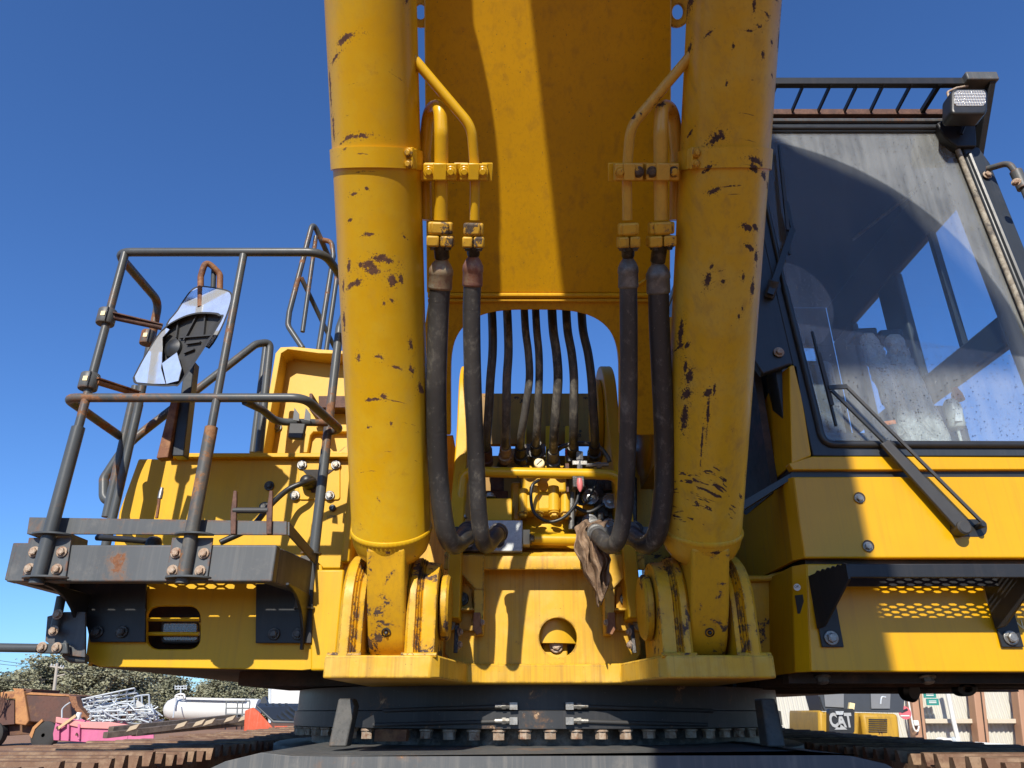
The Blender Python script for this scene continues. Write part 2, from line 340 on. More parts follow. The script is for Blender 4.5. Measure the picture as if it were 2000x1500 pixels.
G_UNDER = metal_paint('undercarriage_paint', (.105, .112, .116), under=(.22, .11, .055), under2=(.34, .2, .11), chip=.69, chip_scale=5, rough=.5, dirt=.5, dirt_col=(.24, .22, .19), streak=.45, var=.12, bump=.08)
G_STOP = rusty('stop_block_steel', (.075, .072, .066), (.05, .05, .048), (.12, .08, .05), 12)
Y_SHADE_DECK = metal_paint('shade_darkened_deck_paint', (.30, .155, .02), chip=.62, chip_scale=6, rough=.5, dirt=.6, dirt_col=(.06, .035, .015), streak=.5, var=.2, under=(.02, .014, .01))  # deck yellow darkened to hold deep shade, with random grime over it
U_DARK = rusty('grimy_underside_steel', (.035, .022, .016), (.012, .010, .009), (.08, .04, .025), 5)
RUST = rusty('rust', (.17, .065, .028), (.26, .12, .05), (.09, .035, .02), 18)
RUST_D = rusty('dark_rust', (.075, .032, .022), (.12, .055, .035), (.04, .02, .016), 20)
TRACK = rusty('track_shoe_rust', (.15, .078, .042), (.25, .16, .095), (.085, .032, .016), 9, rough=.75, bump=.5)
STEEL = rusty('zinc_steel', (.24, .235, .22), (.34, .33, .31), (.18, .14, .095), 40, metal=.75, rough=.42, bump=.15)
STEEL_D = rusty('oily_dark_steel', (.03, .03, .03), (.09, .085, .08), (.05, .035, .025), 30, metal=.5, rough=.4)
GALV = rusty('worn_zinc_block', (.42, .45, .46), (.52, .54, .54), (.33, .35, .36), 45, metal=.25, rough=.5, bump=.12)
BOLT_R = rusty('rusty_bolt_steel', (.32, .22, .15), (.40, .33, .26), (.20, .09, .05), 45, metal=.3, rough=.6)
CRIMP_A = rusty('corroded_crimp_olive', (.30, .24, .15), (.24, .15, .10), (.28, .25, .19), 30, metal=.35, rough=.5)
CRIMP_B = rusty('corroded_crimp_brown', (.25, .125, .085), (.20, .09, .07), (.30, .20, .13), 30, metal=.35, rough=.5)
CRIMP_C = rusty('grey_crimp_steel', (.13, .13, .125), (.20, .20, .19), (.09, .085, .08), 30, metal=.4, rough=.5)
HOSE = rubber('hose_rubber', .55)
HOSE_G = rubber('dusty_hose_rubber', 1.0, (.40, .37, .29), .44)
HOSE_D = rubber('dark_hose_rubber', .15)
SEAL = plain('window_seal_rubber', (.02, .021, .023), .38, var=.3)
SEAL_OLD = rusty('perished_window_seal', (.22, .19, .15), (.36, .33, .27), (.10, .09, .08), 25, rough=.8)
BLK = plain('black_plastic', (.018, .019, .02), .42, var=.3)
BLK_M = plain('matte_black_plastic', (.035, .035, .036), .6, var=.3)
CHROME = plain('chromed_rod', (.62, .62, .62), .12, 1.0, var=.05, bump=.0)
PALE = plain('pale_cream_paint', (.74, .62, .34), .5, var=.12)
CAPM = plain('polished_black_cap', (.30, .31, .32), .2, .7, var=.3)
RED = plain('red_plastic', (.45, .03, .035), .4)
PINKCAP = plain('faded_red_cap', (.62, .17, .17), .45)
WHITE = plain('white_plastic', (.75, .75, .72), .45, var=.08)
CLOTH = rusty('oil_stained_cloth', (.20, .125, .075), (.28, .19, .12), (.10, .06, .035), 22, rough=.95, bump=.6)
GREYTRIM = plain('grey_cab_trim', (.16, .17, .185), .6, var=.12, scale=8)
DARKTRIM = plain('dark_cab_trim', (.034, .042, .055), .55, var=.2, scale=6)
SEATC = plain('seat_fabric', (.17, .175, .185), .85, var=.25, scale=60)

def glass_mat(name, tint=(.74, .82, .86), base_dust=.03, fres=1.0):
    nt = NT(name)
    tr = nt.n('BsdfTransparent', None, Color=(*tint, 1)); gl = nt.n('BsdfGlossy', None, Color=(1, 1, 1, 1), Roughness=.015)
    fr = nt.n('Fresnel', None, IOR=1.5); bk = nt.n('NewGeometry').outputs['Backfacing']
    m1 = nt.n('MixShader', None, _0=nt.math('MULTIPLY', fr.outputs[0], nt.math('MULTIPLY', nt.math('SUBTRACT', 1.0, bk), fres)), _1=tr, _2=gl)
    df = nt.n('BsdfDiffuse', None, Color=(.62, .61, .58, 1))
    m2 = nt.n('MixShader', None, _0=base_dust, _1=m1, _2=df); nt.L.new(m2.outputs[0], nt.out.inputs[0])
    return nt, tr, gl, m1, df, m2
GLASS = glass_mat('side_window_glass', (.93, .965, .985), .012)[0].m
def mirror_mat(name):
    nt = NT(name); P = nt.pos(); n = nt.noise(P, 16, 6, .7)
    nt.bsdf(Base_Color=nt.mix(nt.step(n, .4, .7), (.92, .95, .98), (.78, .82, .87)), Metallic=.70, Roughness=nt.mixf(nt.step(n, .42, .7), .05, .22)); return nt.m
MIRROR = mirror_mat('dusty_mirror_glass')
def lens_mat(name, col):
    nt = NT(name); P = nt.pos()
    w = nt.n('TexWave', {'bands_direction': 'X'}, Vector=P, Scale=26.0).outputs['Fac']; w2 = nt.n('TexWave', {'bands_direction': 'Z'}, Vector=P, Scale=17.0).outputs['Fac']
    nt.bsdf(Base_Color=col, Roughness=.12, Metallic=.35, Normal=nt.bump(nt.math('ADD', w, w2), .8, .01), Coat_Weight=1.0); return nt.m
LENS = lens_mat('lamp_lens', (.78, .77, .72)); LENS_D = lens_mat('shaded_lamp_lens', (.35, .36, .37))

# ---- shared small hardware, axis +Z, unit radius about 1 cm
def hexbolt_mesh(name, mat, washer=True, hole=False):
    b = MB()
    if washer: b.lathe((0, 0, 0), (0, 0, 1), [(0, .0135), (.002, .0138), (.003, .0125)], 16)
    pr = [(math.cos(R(60 * k + 30)) * .0095, math.sin(R(60 * k + 30)) * .0095) for k in range(6)]
    z0 = .003 if washer else 0
    b.prism([(x, y, z0) for x, y in pr], (0, 0, .0065)); b.lathe((0, 0, z0 + .0065), (0, 0, 1), [(0, .0082), (.0012, .0066)], 12)
    return b.mesh(name, mat, 30)
BOLT_Z = hexbolt_mesh('bolt', STEEL); BOLT_RU = hexbolt_mesh('bolt', BOLT_R); BOLT_Y = hexbolt_mesh('bolt', Y_FLANGE); BOLT_D = hexbolt_mesh('bolt', STEEL_D); BOLT_P = hexbolt_mesh('bolt', Y_PIPE)
def bolt(p, n, me=None, s=1.0, parent=None, label=None): return inst('bolt', me or BOLT_Z, aim(p, n, s), parent, label)

# ================================================================ SETTING
def dirt_mat():
    nt = NT('yard_dirt'); P = nt.pos(); n = nt.noise(P, .35, 8, .65); f = nt.noise(P, 9, 8, .7)
    nt.bsdf(Base_Color=nt.mix(f, nt.mix(n, (.235, .118, .058), (.31, .17, .09)), (.26, .145, .08)), Roughness=.95, Normal=nt.bump(f, .5, .05)); return nt.m
b = MB(); n = 48
b.add([(0, 0, 0)] + [(1200 * math.cos(6.2832 * k / n), 1200 * math.sin(6.2832 * k / n), 0) for k in range(n)], [(0, k + 1, (k + 1) % n + 1) for k in range(n)])
tag(b.build('ground', dirt_mat()), kind='structure')

XC = .12                                        # the machine's centre plane
EX = thing('excavator', (XC, 4.3, 0), 'huge yellow tracked excavator seen close up between its two boom cylinders', 'excavator')

# ---------------------------------------------------------------- boom cylinders
PIN = V((0, 2.66, 2.03)); AX = V((0, -1.203, 1.588)).normalized()
def boom_cylinder(xc, mat, sgn, lab):
    o0 = V((xc, PIN.y, PIN.z)); r = .135
    b = MB(); prof = [(.19, .06), (.215, .10), (.24, .121), (.268, .132), (.29, r), (.302, r + .003), (.312, r + .0035), (.322, r), (1.0, r), (2.84, r), (2.86, .142), (2.94, .142), (2.95, .09)]
    b.lathe(o0, AX, prof, 64)
    cyl = b.build('boom_cylinder', mat, EX, smooth=50, label=lab)
    b = MB(); b.lathe(o0, AX, [(2.95, .082), (4.3, .082)], 32); b.build('piston_rod', CHROME, cyl)
    # weld bead round the base
    b = MB(); prof = []
    x, y = frame(AX); n = 180; vs_ = []; fs = []
    for k in range(n):
        w = 2 * math.pi * k / n; d = x * math.cos(w) + y * math.sin(w); bump = .0018 * abs(math.sin(w * 30))
        for j in range(6):
            a = math.pi * j / 5; vs_.append(o0 + AX * (.312 - .011 * math.cos(a)) + d * (r - .001 + (.006 + bump) * math.sin(a)))
    for k in range(n):
        for j in range(5):
            m = ((k + 1) % n) * 6; fs.append((k * 6 + j, k * 6 + j + 1, m + j + 1, m + j))
    b.add(vs_, fs); b.build('weld_bead', mat, cyl)
    # eye: block on the pin
    b = MB(); hw = .064; re = .175; pts = []
    up = AX; fw = V((0, -AX.z, AX.y)) * 1.0   # towards the camera, square to the axis
    for k in range(25):
        a = R(180 + 180 * k / 24); pts.append(PIN + fw * (re * math.cos(a)) + up * (re * math.sin(a)))
    pts = pts + [PIN + fw * .163 + up * .12, PIN + fw * .139 + up * .235, PIN + fw * .128 + up * .30, PIN - fw * .112 + up * .30, PIN - fw * re * .98 + up * .10]
    b.prism([(xc - hw, p.y, p.z) for p in pts], (2 * hw, 0, 0))
    b.build('cylinder_eye', Y_EYE, cyl, bevel=.012, seg=3, label='scuffed yellow lower eye of the boom cylinder')
    g = MB(); gp = o0 + fw * (re - .004) + up * .02
    g.lathe(gp, fw, [(0, .016), (.005, .016), (.006, .0125), (.001, .012)], 20); g.lathe(gp, fw, [(0, .007), (.009, .006), (.012, .003)], 12)
    g.build('grease_fitting', STEEL_D, cyl)
    # clamp band with its ears
    sC = 1.535; b = MB(); b.lathe(o0, AX, [(sC - .029, r), (sC - .029, r + .007), (sC + .029, r + .007), (sC + .029, r)], 64, caps=False)
    band = b.build('clamp_band', mat, cyl, smooth=40)
    wv = R(52) * sgn; e = (fw * math.cos(wv) + V((1, 0, 0)) * math.sin(wv)); tn = V((1, 0, 0)) * math.cos(wv) - fw * math.sin(wv)
    cc = o0 + AX * sC + e * (r + .010)
    b = MB(); b.obox(cc, tn * .0045, e * .014, AX * .031); b.obox(cc + tn * .016 * sgn, tn * .008, e * .006, AX * .029); b.build('clamp_ear', mat, cyl, bevel=.002)
    for q in (-.016, .016): bolt(cc + AX * q - tn * sgn * .008 + e * .002, e * .4 - tn * sgn, BOLT_Y, 1.0, cyl)
    return cyl, fw
XL, XR = -.418, .657
CYL, FW = boom_cylinder(XL, Y_CYL, 1, 'sunlit boom cylinder with small brown paint chips, left of the boom')
CYR, _ = boom_cylinder(XR, Y_CYR, -1, 'shaded boom cylinder with large dark flakes, right of the boom')

# ---------------------------------------------------------------- boom: box section bending forward overhead
pA, pB = pz(1070, 590, 2.74), pz(1070, 0, 2.45); BD = V((0, (pB - pA).y, (pB - pA).z)).normalized(); BN = V((0, -BD.z, BD.y))
if BN.y > 0: BN = -BN
def bp(px, py, off=0.0): return pP(px, py, V((0, pA.y, pA.z)) + BN * off, BN)
# underside plate with the arched cut-out: built as strips between outline and arch
outL = [bp(833, 592), bp(828, 0)]; T = BN * -.04
xl0, xr0 = bp(834, 590).x, bp(1308, 590).x
top = [V((-.29, pB.y, pB.z)), V((.525, pB.y, pB.z))]
b = MB(); foot = bp(1070, 850); wl_, wr_ = xl0 - .01, xr0 + .01
arch = []
for k in range(33):
    a = math.pi * k / 32; ca, sa = math.cos(a), math.sin(a); ex = .62
    arch.append(bp(1045 - 165 * math.copysign(abs(ca) ** ex, ca) , 745 - 140 * abs(sa) ** ex))
archL = [bp(880, 850)] + arch + [bp(1210, 850)]
outer = []
nA = len(archL)
for i, p in enumerate(archL):
    px_ = 833 if i < nA * .28 else (1308 if i > nA * .72 else None)
    if px_ is None:
        f = (i - nA * .28) / (nA * .44); q = bp(833 + 475 * f, 573)
    else: q = V((wl_ if px_ == 833 else wr_, p.y, p.z))
    outer.append(q)
vs_ = []; fs = []
for i in range(nA): vs_ += [archL[i], outer[i], archL[i] + T, outer[i] + T]
for i in range(nA - 1):
    o = i * 4; fs += [(o, o + 4, o + 5, o + 1), (o + 2, o + 3, o + 7, o + 6), (o, o + 2, o + 6, o + 4), (o + 1, o + 5, o + 7, o + 3)]
fs += [(0, 1, 3, 2), ((nA - 1) * 4, (nA - 1) * 4 + 2, (nA - 1) * 4 + 3, (nA - 1) * 4 + 1)]
b.add(vs_, fs)
boom_foot = b.build('boom_foot', Y_CUT, EX, bevel=.004, smooth=25, label='rust stained arched foot of the boom')
# main underside and sides follow a path in the machine's centre plane
path = [(bp(1070, 573).y, bp(1070, 573).z), (pB.y, pB.z), (1.2, 4.45), (.6, 5.0), (0, 5.45), (-.6, 5.75), (-1.78, 6.24), (-3.3, 7.26), (-4.8, 8.2)]
hw = [(xl0, xr0), (-.301, .546), (-.30, .546), (-.30, .55), (-.33, .58), (-.38, .62), (-.38, .62), (-.38, .62), (-.36, .60)]
tops = [(3.1, 4.0), (2.75, 4.75), (1.9, 5.5), (1.0, 6.0), (.2, 6.25), (-.3, 6.4), (-1.15, 6.82), (-3.1, 7.95), (-4.9, 8.6)]
vs_ = []; fs = []
for i, (y, z) in enumerate(path):
    a = path[max(i - 1, 0)]; c = path[min(i + 1, len(path) - 1)]; d = V((0, c[0] - a[0], c[1] - a[1])).normalized(); nn = V((0, d.z, -d.y));  nn = nn if nn.z > 0 else -nn
    l, r = hw[i]; p = V((0, y, z)); q = V((0, *tops[i]))
    vs_ += [(l, p.y, p.z), (r, p.y, p.z), (r, q.y, q.z), (l, q.y, q.z)]
for i in range(len(path) - 1):
    for k in range(4):
        j = (k + 1) % 4; fs.append((i * 4 + k, i * 4 + j, i * 4 + 4 + j, i * 4 + 4 + k))
fs += [(0, 1, 2, 3), tuple(len(vs_) - 4 + k for k in (3, 2, 1, 0))]
BOOM = MB().add(vs_, fs).build('boom', Y_BOOM, EX, bevel=.006, smooth=20, label='broad yellow underside of the boom with a slanting sunlit strip')
# unseen block under the boom behind the viewer, added to cast a shadow band
MB().prism([(-.30, y, z) for y, z in ((-.10, 4.86), (-.10, 5.6), (-.9, 6.0), (-1.4, 6.05), (-1.4, 4.4), (-1.35, 3.4), (-1.2, 3.4), (-1.12, 4.48))], (.81, 0, 0)).build('arm_shadow_block', Y_BOOM, EX, bevel=.02)
# cross welds above the arch, lifting lugs high on the sides
for (yy, r_, m_) in ((577, .010, Y_BOOM), (587, .008, Y_CUT)):
    b = MB(); b.tube([bp(836, yy, .002), bp(1306, yy, .002)], r_, seg=10); b.build('weld_bead', m_, BOOM)
b = MB(); b.tube([bp(1240, 560, .002), bp(1262, 545, .002), bp(1282, 520, .002)], .007, smooth=True); b.build('weld_bead', Y_BOOM, BOOM)
for (px_, py_) in ((822, 25), (1322, 25)):
    c = bp(px_, py_, -.05); b = MB(); s_ = -1 if px_ < 1000 else 1
    n = 28; o1 = []; i1 = []
    for k in range(n):
        w = 2 * math.pi * k / n; o1.append(c + V((math.cos(w) * .045, 0, 0)) + BD * math.sin(w) * .05); i1.append(c + V((math.cos(w) * .02, 0, 0)) + BD * math.sin(w) * .024)
    b.ring(o1, i1, BN * .02); b.build('lifting_lug', Y_FRAME, BOOM, bevel=.003)

# ---------------------------------------------------------------- pipes, clamps, flanges and the four big hoses in front of the boom
def sleeve(top, d, mat, R0, parent, ln=.125):
    b = MB(); b.lathe(top, d, [(0, R0 * .55), (.035, R0 * .55), (.045, R0 * .78), (.058, R0 * .96), (.062, R0 * 1.02), (.078, R0 * 1.05), (.082, R0 * .99), (ln * .96, R0 * 1.02), (ln, R0 * 1.0), (ln + .003, R0 * .92)], 28)
    return b.build('crimp_sleeve', mat, parent, smooth=40)
def flange(c, d, w, parent, mat):            # split flange: collar above, two half clamps below, four bolts
    d = d.normalized(); x = V((1, 0, 0)); x = (x - d * x.dot(d)).normalized(); y = d.cross(x)
    if y.y > 0: y = -y                       # y towards the camera
    b = MB(); b.obox(c - d * .004, x * w * .86, y * w * .62, d * .019); b.obox(c - d * .004, x * w * .62, y * w * .86, d * .019)
    f = b.build('pipe_flange', mat, parent, bevel=.007, seg=3)
    for s_ in (-1, 1):
        b = MB(); b.obox(c + d * .036 + x * s_ * w * .49, x * w * .45, y * w * .9, d * .017); b.build('flange_clamp', mat, f, bevel=.006, seg=3)
        for q in (-1, 1): bolt(c + d * .053 + x * s_ * w * .5 + y * q * w * .55, d, BOLT_D, .95, f)
    return f
def rig(sgn, xs, XF, hoseA, hoseB, matA, matB, cr):
    # sgn +1: on the left cylinder; xs maps a left-hand pixel to this side
    zc = 2.20
    def Q(px, py, z=zc): return pz(xs(px), py, z)
    out = []
    # back plate from the clamp band, two saddle clamps
    side = 'left' if sgn > 0 else 'right'
    p = Q(893, 336, 2.225); d = (Q(893, 360, 2.215) - Q(893, 300, 2.19)).normalized()
    ex = V((1, 0, 0)); nf = V((0, -d.z, d.y)); nf = nf if nf.y < 0 else -nf
    b = MB(); L = (Q(962, 336) - Q(815, 336)).x / 2; cx = (Q(962, 336) + Q(815, 336)) / 2
    b.obox(cx + nf * -.028, ex * abs(L), nf * .006, d * .028)
    b.obox(cx + nf * -.05 - ex * sgn * abs(L) * .9, ex * abs(L) * .3, nf * .03, d * .026)
    plate = b.build('pipe_bracket', Y_PIPE, EX, bevel=.003)
    for (x0, x1, rr) in ((829, 893, .022), (899, 953, .016)):
        c = (Q(x0, 336) + Q(x1, 336)) / 2; w = abs((Q(x1, 336) - Q(x0, 336)).x) / 2
        b = MB(); b.obox(c + nf * .004, ex * w, nf * .024, d * .025)
        b.obox(c + nf * .024, ex * w * .42, nf * .012, d * .0255)
        b.build('saddle_clamp', Y_FLANGE_R if sgn < 0 else Y_PIPE, plate, bevel=.004, seg=3)
        for q in (-1, 1): bolt(c + ex * q * w * .66 + nf * .026, nf, BOLT_P if sgn > 0 else BOLT_Y, 1.25, plate)
    # pipes
    pm = Y_PIPE if sgn > 0 else Y_FLANGE_R
    b = MB(); b.tube([Q(833, 430, 2.30), Q(830, 300, 2.28), Q(838, 215, 2.26), Q(860, 205, 2.18), Q(862, 260, 2.17), Q(862, 336, 2.20), Q(861, 430, 2.235)], .0215, fil=.055, seg=16)
    A = b.build('hydraulic_pipe', pm, EX, smooth=60, label='thick looped yellow pipe beside the %s boom cylinder' % side)
    b = MB(); b.tube([Q(800, 105, 2.14), Q(921, 248, 2.16), Q(928, 336, 2.20), Q(927, 430, 2.235)], .0155, fil=.10, seg=16)
    B = b.build('hydraulic_pipe', pm, EX, smooth=60, label='thin cranked yellow pipe beside the %s boom cylinder' % side)
    for (pp, fx, fy, w, mt, rh, pts, lab) in ((A, 861, 448, .044, matA, .0335, hoseA, 'outer'), (B, 925, 450, .036, matB, .0285, hoseB, 'inner')):
        c = Q(fx, fy, 2.24); d = (Q(fx, fy + 60, 2.262) - c).normalized()
        f = flange(c, d, w, pp, Y_FLANGE)
        H = [pz(x, y, z) for (x, y, z) in pts]
        d2 = (H[1] - H[0]).normalized()
        b = MB(); b.tube(H, rh, smooth=7, seg=22)
        h = b.build('hydraulic_hose', HOSE if sgn > 0 or lab == 'inner' else HOSE_D, EX, smooth=60, label='%s black hose hanging from the %s boom cylinder pipes' % (lab, side))
        b = MB(); b.cyl(c + d * .03, H[0] - d2 * .09, rh * .72, seg=16); b.build('hose_neck', STEEL_D, h)
        sleeve(H[0] - d2 * .115, d2, mt, rh * 1.12, h)
        # end fitting entering the manifold
        e = H[-1]; de = (H[-1] - H[-2]).normalized()
        b = MB(); b.lathe(e - de * .03, de, [(0, rh * 1.02), (.005, rh * 1.12), (.03, rh * 1.12), (.034, rh * 1.3), (.05, rh * 1.3)], 24); b.build('hose_end_fitting', STEEL_D if sgn > 0 else CRIMP_C, h)
        out.append((e, de))
    return out
Y_FLANGE_R = metal_paint('chipped_pipe_paint', (.70, .42, .06), chip=.67, chip_scale=14, rough=.32, dirt=.25, bump=.08, under=(.03, .02, .016), coat=.2)
rig(1, lambda x: x, 0, [(860, 558, 2.30), (856, 620, 2.32), (852, 760, 2.36), (855, 900, 2.39), (862, 985, 2.40), (872, 1042, 2.42), (888, 1064, 2.47), (906, 1050, 2.58), (914, 1042, 2.66)],
    [(923, 552, 2.30), (921, 620, 2.32), (924, 760, 2.36), (931, 920, 2.39), (935, 1000, 2.40), (941, 1050, 2.42), (951, 1065, 2.48), (966, 1048, 2.58), (972, 1042, 2.66)], CRIMP_A, CRIMP_B, None)
rig(-1, lambda x: 2152 - x if x > 800 else 2152 - x, 0, [(1286, 566, 2.30), (1288, 640, 2.32), (1295, 790, 2.36), (1298, 900, 2.39), (1294, 985, 2.40), (1282, 1045, 2.42), (1262, 1064, 2.47), (1240, 1050, 2.58), (1230, 1042, 2.66)],
    [(1227, 555, 2.30), (1228, 640, 2.32), (1228, 790, 2.36), (1224, 920, 2.39), (1219, 1000, 2.40), (1208, 1052, 2.42), (1192, 1066, 2.48), (1174, 1052, 2.58), (1166, 1044, 2.66)], CRIMP_C, CRIMP_C, None)

# ---------------------------------------------------------------- seven hoses rising to the boom behind the arch
for i, (x0, x1, x2, yb, w) in enumerate(((962, 958, 951, 890, 17), (992, 990, 988, 885, 17), (1026, 1034, 1018, 885, 15), (1048, 1053, 1048, 880, 15), (1080, 1090, 1082, 895, 18), (1108, 1121, 1120, 885, 17), (1138, 1155, 1162, 880, 17))):
    zb, zt = 2.98, 2.95
    pts = [pz(x0 - 4, 560, 3.0), pz(x0, 640, zt), pz((x0 + x1) / 2 + 2, 690, 2.93), pz(x1, 740, 2.92), pz((x1 + x2) / 2, 800, 2.93), pz(x2, 850, 2.97), pz(x2 - 1, yb - 4, 3.05)]
    b = MB(); b.tube(pts, w * 2.95 / FPX / 2, smooth=7, seg=16)
    h = b.build('hydraulic_hose', HOSE_G if i in (1, 2, 3, 4, 5) else HOSE, EX, smooth=60, label='%s of seven thin black hoses passing behind the boom arch, counted from the left' % ['first', 'second', 'third', 'fourth', 'fifth', 'sixth', 'seventh'][i])
    b = MB(); e = pts[-1]; dd = (pts[-1] - pts[-2]).normalized(); b.lathe(e - dd * .03, dd, [(0, .024), (.04, .026), (.042, .022), (.06, .022), (.062, .03), (.09, .03)], 18); b.build('hose_end_fitting', [RUST_D, BOLT_R, STEEL_D, STEEL_D, CRIMP_C, STEEL_D, STEEL_D][i], h)

# ---------------------------------------------------------------- main frame: cylinder brackets, base flange, front plate
ZB = 1.798                                       # underside of the base flange
def mirx(x): return 2 * XC - x
FL_T = 1.868
# base flange, one plate with forward lugs
yl, yc_ = 2.47, 2.93
outl = [(-.605, yl), (-.262, yl), (-.235, yl + .03), (-.17, yc_ - .03), (-.10, yc_), (mirx(-.10), yc_), (mirx(-.17), yc_ - .03), (mirx(-.235), yl + .03), (mirx(-.262), yl), (mirx(-.605), yl), (mirx(-.605), 4.6), (-.605, 4.6)]
b = MB(); b.prism([(x, y, ZB) for x, y in outl], (0, 0, FL_T - ZB))
FR = b.build('main_frame', Y_FRAME, EX, bevel=.006, smooth=30, label='weathered yellow front frame carrying the boom cylinder feet')
# bracket cheeks round each eye
def cheek(x0, x1, grooves, rb, name='cylinder_bracket'):
    b = MB(); n = 26
    ang = [R(200 - 220 * k / n) for k in range(n + 1)]            # from front-low over the top to the back
    def outl_(r): return [(PIN.y - r, FL_T - .01)] + [(PIN.y + r * math.cos(w), PIN.z + r * math.sin(w)) for w in [R(180 - 180 * k / n) for k in range(n + 1)]] + [(PIN.y + r, FL_T - .01)]
    xs_ = [x0] + grooves + [x1]
    # section rings across x with small radius steps
    rows = []
    k = 0
    prof = [(x0, rb - .012), (x0 + math.copysign(.01, x1 - x0), rb)]
    for g in grooves: prof += [(g - .004 * (1 if x1 > x0 else -1), rb - k * .004), (g - .0005, rb - .012 - k * .004), (g + .0035 * (1 if x1 > x0 else -1), rb - .006 - k * .004)]; k += 1
    prof += [(x1 - math.copysign(.004, x1 - x0), rb - .006 - k * .004), (x1, rb - .02)]
    vs_ = []; fs = []; m = None
    for (x, r) in prof:
        o = outl_(r); m = len(o); vs_ += [(x, y, z) for y, z in o]
    for i in range(len(prof) - 1):
        for j in range(m - 1): fs.append((i * m + j, i * m + j + 1, (i + 1) * m + j + 1, (i + 1) * m + j))
    fs += [tuple(range(m)), tuple((len(prof) - 1) * m + j for j in reversed(range(m)))]
    b.add(vs_, fs); return b.build(name, Y_LUG, FR, smooth=32, label='worn yellow cheek of a cylinder foot bracket')
for s_ in (1, -1):
    fx = (lambda x: x) if s_ > 0 else mirx
    cheek(fx(-.572), fx(-.495), [fx(-.53), fx(-.521), fx(-.512)], .188)
    cheek(fx(-.352), fx(-.255), [fx(-.318), fx(-.31), fx(-.302)], .182)
    # flared weld at the foot
    for (a, c) in ((-.60, -.49), (-.36, -.245)):
        b = MB(); b.tube([(fx(a), yl + .012, FL_T), (fx(c), yl + .012, FL_T)], .009, seg=10); b.build('weld_bead', Y_EYE, FR)
    # round end cap of the pin
    b = MB(); b.lathe((fx(-.250), PIN.y, PIN.z + .01), (s_, 0, 0), [(0, .108), (.004, .113), (.022, .113), (.030, .104), (.031, .0)], 40, caps=False); cap = b.build('pin_cap', Y_EYE, FR, smooth=30, label='round chipped end cap of the cylinder foot pin')
    # lower strip that locks the pin cap
    b = MB(); b.obox((fx(-.205), 2.80, 1.95), (.008, 0, 0), (0, .02, .006), (0, .012, .05)); b.build('lock_strip', STEEL_D, FR, bevel=.003)
    for zz in (1.925, 1.97): bolt((fx(-.195), 2.79, zz), (s_, -.5, 0), BOLT_RU, 1.1, FR)
    # side cheek plates behind the bracket up to the boom foot
    b = MB(); b.prism([(fx(-.572), 2.88, 1.86), (fx(-.572), 2.88, 2.2), (fx(-.572), 3.15, 2.5), (fx(-.572), 4.4, 2.5), (fx(-.572), 4.4, 1.86)], (.03 * s_, 0, 0)); b.build('frame_side_plate', Y_FRAME, FR, bevel=.003)
# front plate with a round hole
PY = 2.955
def plate_hole(name, x0, x1, z0, z1, cx, cz, r, y, t, mat, parent, **kw):
    n = 48; loop = resample([(x0, z0), (x1, z0), (x1, z1), (x0, z1)], n, -135); 
    ox = []; 
    for k in range(n):
        w = math.atan2(loop[k][1] - cz, loop[k][0] - cx); ox.append((cx + r * math.cos(w), cz + r * math.sin(w)))
    return MB().ring([(x, y, z) for x, z in loop], [(x, y, z) for x, z in ox], (0, t, 0)).build(name, mat, parent, **kw)
hc = pY(1090, 1245, PY); hr = abs(pY(1127, 1245, PY).x - hc.x)
plate_hole('front_plate', -.26, mirx(-.26), FL_T - .004, 2.26, hc.x, hc.z, hr, PY, .03, Y_FRAME, FR, bevel=.002, label='sand yellow front plate of the frame with a round hole')
b = MB(); b.tube([pY(850, 1312, yc_ + .01), pY(905, 1312, PY - .006), pY(1000, 1312, PY - .004), pY(1200, 1312, PY - .004), pY(1290, 1312, yc_)], .009, seg=8); b.build('weld_bead', Y_FRAME, FR)
# things seen in the round hole
b = MB(); b.obox(pY(1083, 1270, 3.10), (.05, 0, 0), (0, .04, 0), (0, .02, .045)); b.build('inner_bracket', Y_EYE, FR, bevel=.006); bolt(pY(1086, 1262, 3.05), (0, -1, .2), BOLT_RU, 2.0, FR)
b = MB(); b.tube([pY(1112, 1205, 3.12), pY(1108, 1250, 3.10), pY(1106, 1300, 3.14)], .03, smooth=True); b.build('drain_hose', HOSE_D, FR)
b = MB(); b.box((-.2, 3.3, 1.86), (.5, 3.33, 2.2)); b.build('inner_wall', U_DARK, FR)
